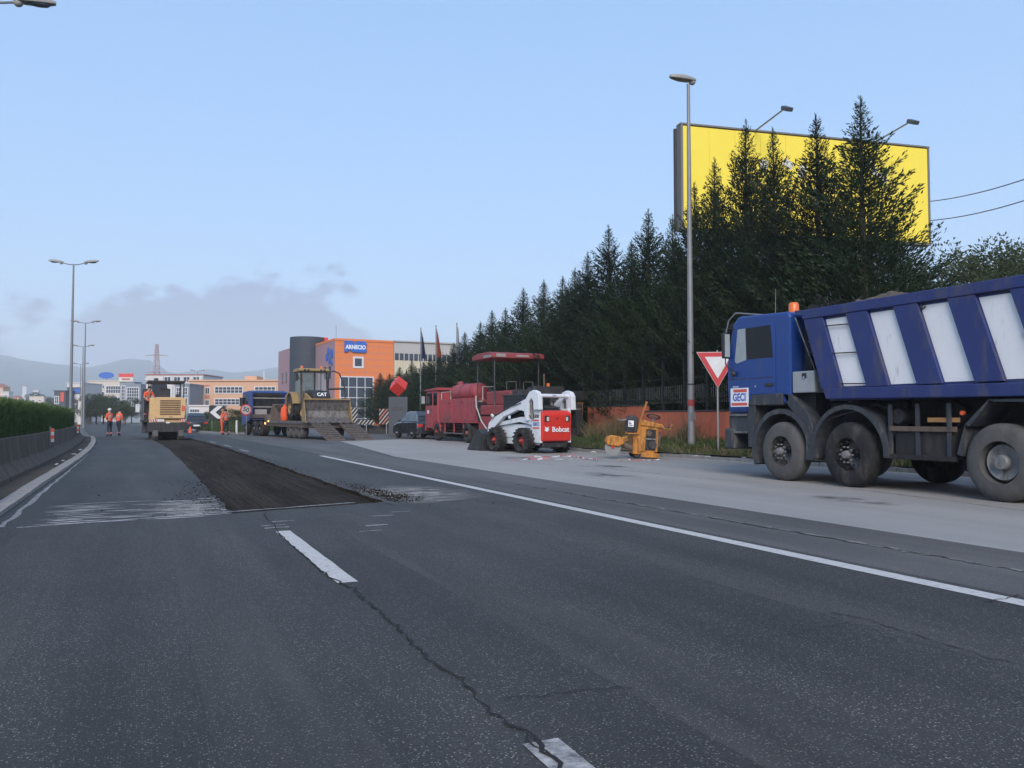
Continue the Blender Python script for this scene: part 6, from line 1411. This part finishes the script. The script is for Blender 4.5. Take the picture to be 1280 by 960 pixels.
a = O3.p(300, 471); b_ = O3.p(315, 471); B(a[0], b_[0], 3, 8, zt3 + .31, a[1] + .3).build('roof_box', 'salmon_wall', O3.t); MB().cyl((b_[0] + 1.2, 4, zt3), (b_[0] + 1.2, 4, zt3 + 2.2), .12, n=8).build('vent_pipe', 'frame_white', O3.t)
# ---- generic background blocks
def block(name, lab, px0, px1, yt, D, depth, mat, wins=(), roof=None, yaw=0., flat=True, base=0.):
    f = Facade(name, lab, px0, D, yaw, z0=base); x1 = f.p(px1, yt)[0]; z1 = f.p((px0 + px1) / 2, yt)[1]
    B(0, x1, 0, depth, -.5, z1).build('wall', mat, f.t)
    if flat: B(-.15, x1 + .15, -.15, depth + .15, z1, z1 + .25).build('roof', roof or mat, f.t)
    else: MB().prism([(-.3, z1), (x1 + .3, z1), (x1 / 2, z1 + x1 * .28)], 'y', -.3, depth + .3).build('roof', roof or 'roof_red', f.t)
    for (a, b_, c, d, nx, ny) in wins: f.window(a, b_, c, d, nx, ny, bar=.14 * D / 165)
    return f
f = block('pink_block', 'pale pink columned building behind the milling machine', 182, 254, 469, 210, 14, 'white_wall', [(205, 214, 470.5, 478, 2, 1), (217, 226, 470.5, 478, 2, 1), (229, 238, 470.5, 478, 2, 1), (241, 250, 470.5, 478, 2, 1)], 'roof_red')
for x in (203, 215, 227.5, 240, 251): f.rect('column', 'frame_white', x, x + 1.6, 470, 500, -.35, -.12)
block('blue_storefront', 'grey blue glass storefront beside the salmon building', 218, 237, 481, 158, 10, 'grey_wall', [(220, 226, 484, 494, 2, 2), (228, 235, 484, 494, 2, 2), (220, 235, 497, 505, 5, 1)])
f = block('white_shopfront', 'low white shop with a strip of windows beyond the grass island', 236, 262, 508, 140, 8, 'white_wall', [(237, 250, 511, 516, 4, 1)])
f = block('cream_office', 'cream office with blue glass front and an oval roof sign', 109, 152, 476.5, 270, 14, 'cream_wall', [(117, 131, 481, 486, 5, 1), (132, 151, 482, 492, 6, 2), (111, 131, 489, 500, 6, 2), (132, 151, 496, 506, 5, 2)])
a = f.p(131, 469); MB().lathe([(.001, -.15), (2.5, -.15), (2.5, .15), (.001, .15)], 28, 'y', (0, 0, 0)).build('oval_sign', 'logo_blue', f.t, loc=(a[0], 1, a[1]), ).scale = (1, 1, .42); B(a[0] - .1, a[0] + .1, 1.2, 1.4, f.p(131, 476)[1], a[1]).build('sign_post', 'sign_pole', f.t)
f = block('red_hoarding', 'red and pink hoarding standing on a roof left of the milling machine', 149, 168, 478, 255, 5, 'grey_wall', [(151, 157, 482, 500, 2, 4), (159, 166, 482, 500, 2, 4)])
f.rect('hoarding', 'cube_red', 149, 167, 467, 471.5, -.3, -.1); f.rect('hoarding_lower', 'billboard_print', 149, 167, 471.6, 477, -.3, -.1); f.rect('hoarding_print', 'tape_red', 153, 163, 473, 475, -.34, -.31)
block('glass_block', 'grey blue glass block just left of the milling machine', 156, 176, 481, 225, 12, 'grey_wall', [(158, 174, 484, 512, 5, 7)])
f = block('dark_depot', 'dark building with a tall red panel near the far lamps', 67, 82, 489, 235, 12, 'dark_wall', [(68, 74, 495, 505, 2, 2)]); f.rect('red_panel', 'sticker_red', 76, 80.5, 490.5, 502, -.2, -.05)
f = block('white_store', 'white topped store with a blue sign behind the lamp pole', 83, 102, 479, 240, 12, 'white_wall', [(84, 101, 505, 512, 5, 1)]); f.rect('blue_sign', 'logo_blue', 93, 100, 486, 491, -.2, -.05); f.rect('dark_band', 'dark_wall', 84, 101.5, 484, 492.5, -.14, -.02); f.rect('white_sign', 'frame_white', 85, 100, 493, 498, -.2, -.05); f.rect('lower_wall', 'dark_wall', 83.5, 101.5, 499, 504, -.14, -.02)
f = block('white_kiosk', 'small white kiosk at the foot of the far lamp', 97, 105, 500, 150, 3, 'white_wall'); f.rect('dark_side', 'dark_wall', 96, 97.5, 500.5, 518, -.1, -.01)
hs_ = ((0, 11, 490, 330, 'white_wall', 0, 'white house with a red roof rising left of the hedge'), (-14, 4, 484, 420, 'salmon_wall', 1, 'salmon house with a red roof beyond the hedge'), (36, 55, 496, 360, 'cream_wall', 0, 'flat cream house beyond the hedge'), (22, 36, 502, 300, 'cream_wall', 0, 'low cream shed just above the hedge'), (55, 67, 498, 380, 'grey_wall', 0, 'grey block left of the dark depot'), (41, 48, 488, 900, 'white_wall', 0, 'white tower house on the hill foot'), (27, 33, 483, 1300, 'white_wall', 1, 'small white house high on the hillside'), (14, 24, 497, 520, 'salmon_wall', 1, 'small salmon house with red roof among trees'))
for a, b_, yt, D, m, gable, lab in hs_:
    w_ = (b_ - a); block('hillside_house', lab, a, b_, yt, D, w_ / FPX * D * .8, m, [(a + w_ * .15, a + w_ * .4, yt + 3, yt + 6, 1, 1), (a + w_ * .6, a + w_ * .85, yt + 3, yt + 6, 1, 1)], None, 0, not gable)
# ---- far trees
ft = [broad(s, 9.5, 3.6, 5200, .30) for s in (8, 9, 10)]
for i, (px, yt, D, w) in enumerate(((113, 494, 150, 1.0), (121, 493, 152, 1.1), (130, 492, 155, 1.1), (137, 495, 150, .9), (149, 500, 130, 1.0), (157, 503, 128, .9), (46, 491, 380, 1.2), (30, 500, 300, 1.0), (62, 497, 300, .8), (343, 500, 130, .9), (10, 499, 420, 1.2), (90, 508, 180, .7), (165, 498, 160, .9))):
    p = dep(px, yt, D); t = thing('roadside_tree', ('olive tree in the clump behind the two lane workers' if i < 4 else 'dark tree beside the glass block left of the milling machine' if i in (4, 5, 12) else 'green tree in front of the orange office left wing' if i == 9 else 'low bush at the foot of the far lamps' if i == 11 else 'hazy tree among the far houses above the hedge'), 'tree', (p.x, p.y, 0), i * 1.3, 'distant trees beyond the works')
    s = p.z / 9.5; inst('trunk', ft[i % 3][1], t, (0, 0, 0), (0, 0, 0), (s * w, s * w, s)); c = inst('crown', ft[i % 3][0], t, (0, 0, 0), (0, 0, 0), (s * w * 1.2, s * w * 1.2, s))
gb = [dep(60, 522, 140), dep(172, 522, 120), dep(175, 522, 200), dep(60, 522, 220)]
sheet('median_grass', [[(p.x, p.y) for p in gb]], 'grass_leaf', -.03)
# ---- lattice pylon
p = dep(196, 430, 430); t = thing('pylon', 'tall pale lattice electricity pylon in the distance', 'pylon', (p.x, p.y, 0), -HEAD); Hp = p.z
def pw(z): return 4.2 * (1 - z / Hp) + .9
lv = [0, .14, .27, .39, .5, .6, .69, .77, .84, .9, .95, 1.0]
for sx in (-1, 1):
    for sy_ in (-1, 1): MB().tube([(sx * pw(f * Hp) / 2, sy_ * pw(f * Hp) / 2, f * Hp) for f in lv], .22, 5).build('leg', 'pylon_pink', t)
br = MB()
for f, g_ in zip(lv[:-1], lv[1:]):
    for s in (-1, 1):
        br.tube([(-pw(f * Hp) / 2, s * pw(f * Hp) / 2, f * Hp), (pw(g_ * Hp) / 2, s * pw(g_ * Hp) / 2, g_ * Hp)], .13, 4); br.tube([(pw(f * Hp) / 2, s * pw(f * Hp) / 2, f * Hp), (-pw(g_ * Hp) / 2, s * pw(g_ * Hp) / 2, g_ * Hp)], .13, 4)
br.build('bracing', 'pylon_pink', t)
for f, w in ((.84, 6.2), (.62, 5.0)): MB().tube([(-w, 0, f * Hp), (0, 0, f * Hp + .8), (w, 0, f * Hp)], [.12, .35, .12], 5).build('cross_arm', 'pylon_pink', t)

# ================================================================== HILLS AND AIR
def ridge(px):
    k = [(-400, 440), (-150, 448), (0, 457), (40, 462), (70, 465), (100, 468), (130, 464), (160, 459), (185, 462), (215, 472), (240, 469), (262, 466), (290, 470), (310, 468), (345, 463), (380, 461), (450, 466), (600, 474), (800, 480), (1100, 470), (1500, 460)]
    for (a, ya), (b_, yb) in zip(k[:-1], k[1:]):
        if a <= px <= b_: f = (px - a) / (b_ - a); f = f * f * (3 - 2 * f); return ya + (yb - ya) * f
    return k[0][1] if px < k[0][0] else k[-1][1]
hb = MB(); na, nr = 220, 16
for i in range(na + 1):
    px = -700 + 2600 * i / na; d = ray(px, 522); d = Vector((d.x, d.y)).normalized(); hh = (522 - ridge(px)) / FPX * 3300
    for j in range(nr + 1):
        f = j / nr; r = 1500 + 2900 * f; prof = math.sin(min(1, f / .62) * math.pi / 2) ** 1.6 if f < .62 else math.cos((f - .62) / .38 * math.pi / 2)
        z = hh * prof + (math.sin(px * .021 + f * 9) * 9 + math.sin(px * .053 + f * 5 + 2) * 6 + math.sin(px * .13 + f * 17) * 3) * (f * (1 - f) * 3) * (0 if abs(f - .62) < .07 else 1)
        hb.v.append((d.x * r, d.y * r, max(-.5, z - 1)))
for i in range(na):
    for j in range(nr): k = i * (nr + 1) + j; hb.f.append((k, k + nr + 1, k + nr + 2, k + 1)); hb.m.append(0)
tag(hb.build('hills', 'hill_green', smooth=True), kind='structure')
hz_m = bpy.data.materials.new('haze_air'); hz_m.use_nodes = True; n_, l_ = hz_m.node_tree.nodes, hz_m.node_tree.links; n_.clear()
ho = n_.new('ShaderNodeOutputMaterial'); pv = n_.new('ShaderNodeVolumePrincipled'); pv.inputs['Color'].default_value = (.965, .98, 1.0, 1); pv.inputs['Density'].default_value = .00048; pv.inputs['Anisotropy'].default_value = .1
l_.new(pv.outputs[0], ho.inputs['Volume']); MATS['haze_air'] = hz_m
tag(B(-4900, 4900, -4900, 4900, -1.3, 290).build('haze', 'haze_air'), 'thin bluish haze filling the air over the valley', 'haze', kind='stuff')
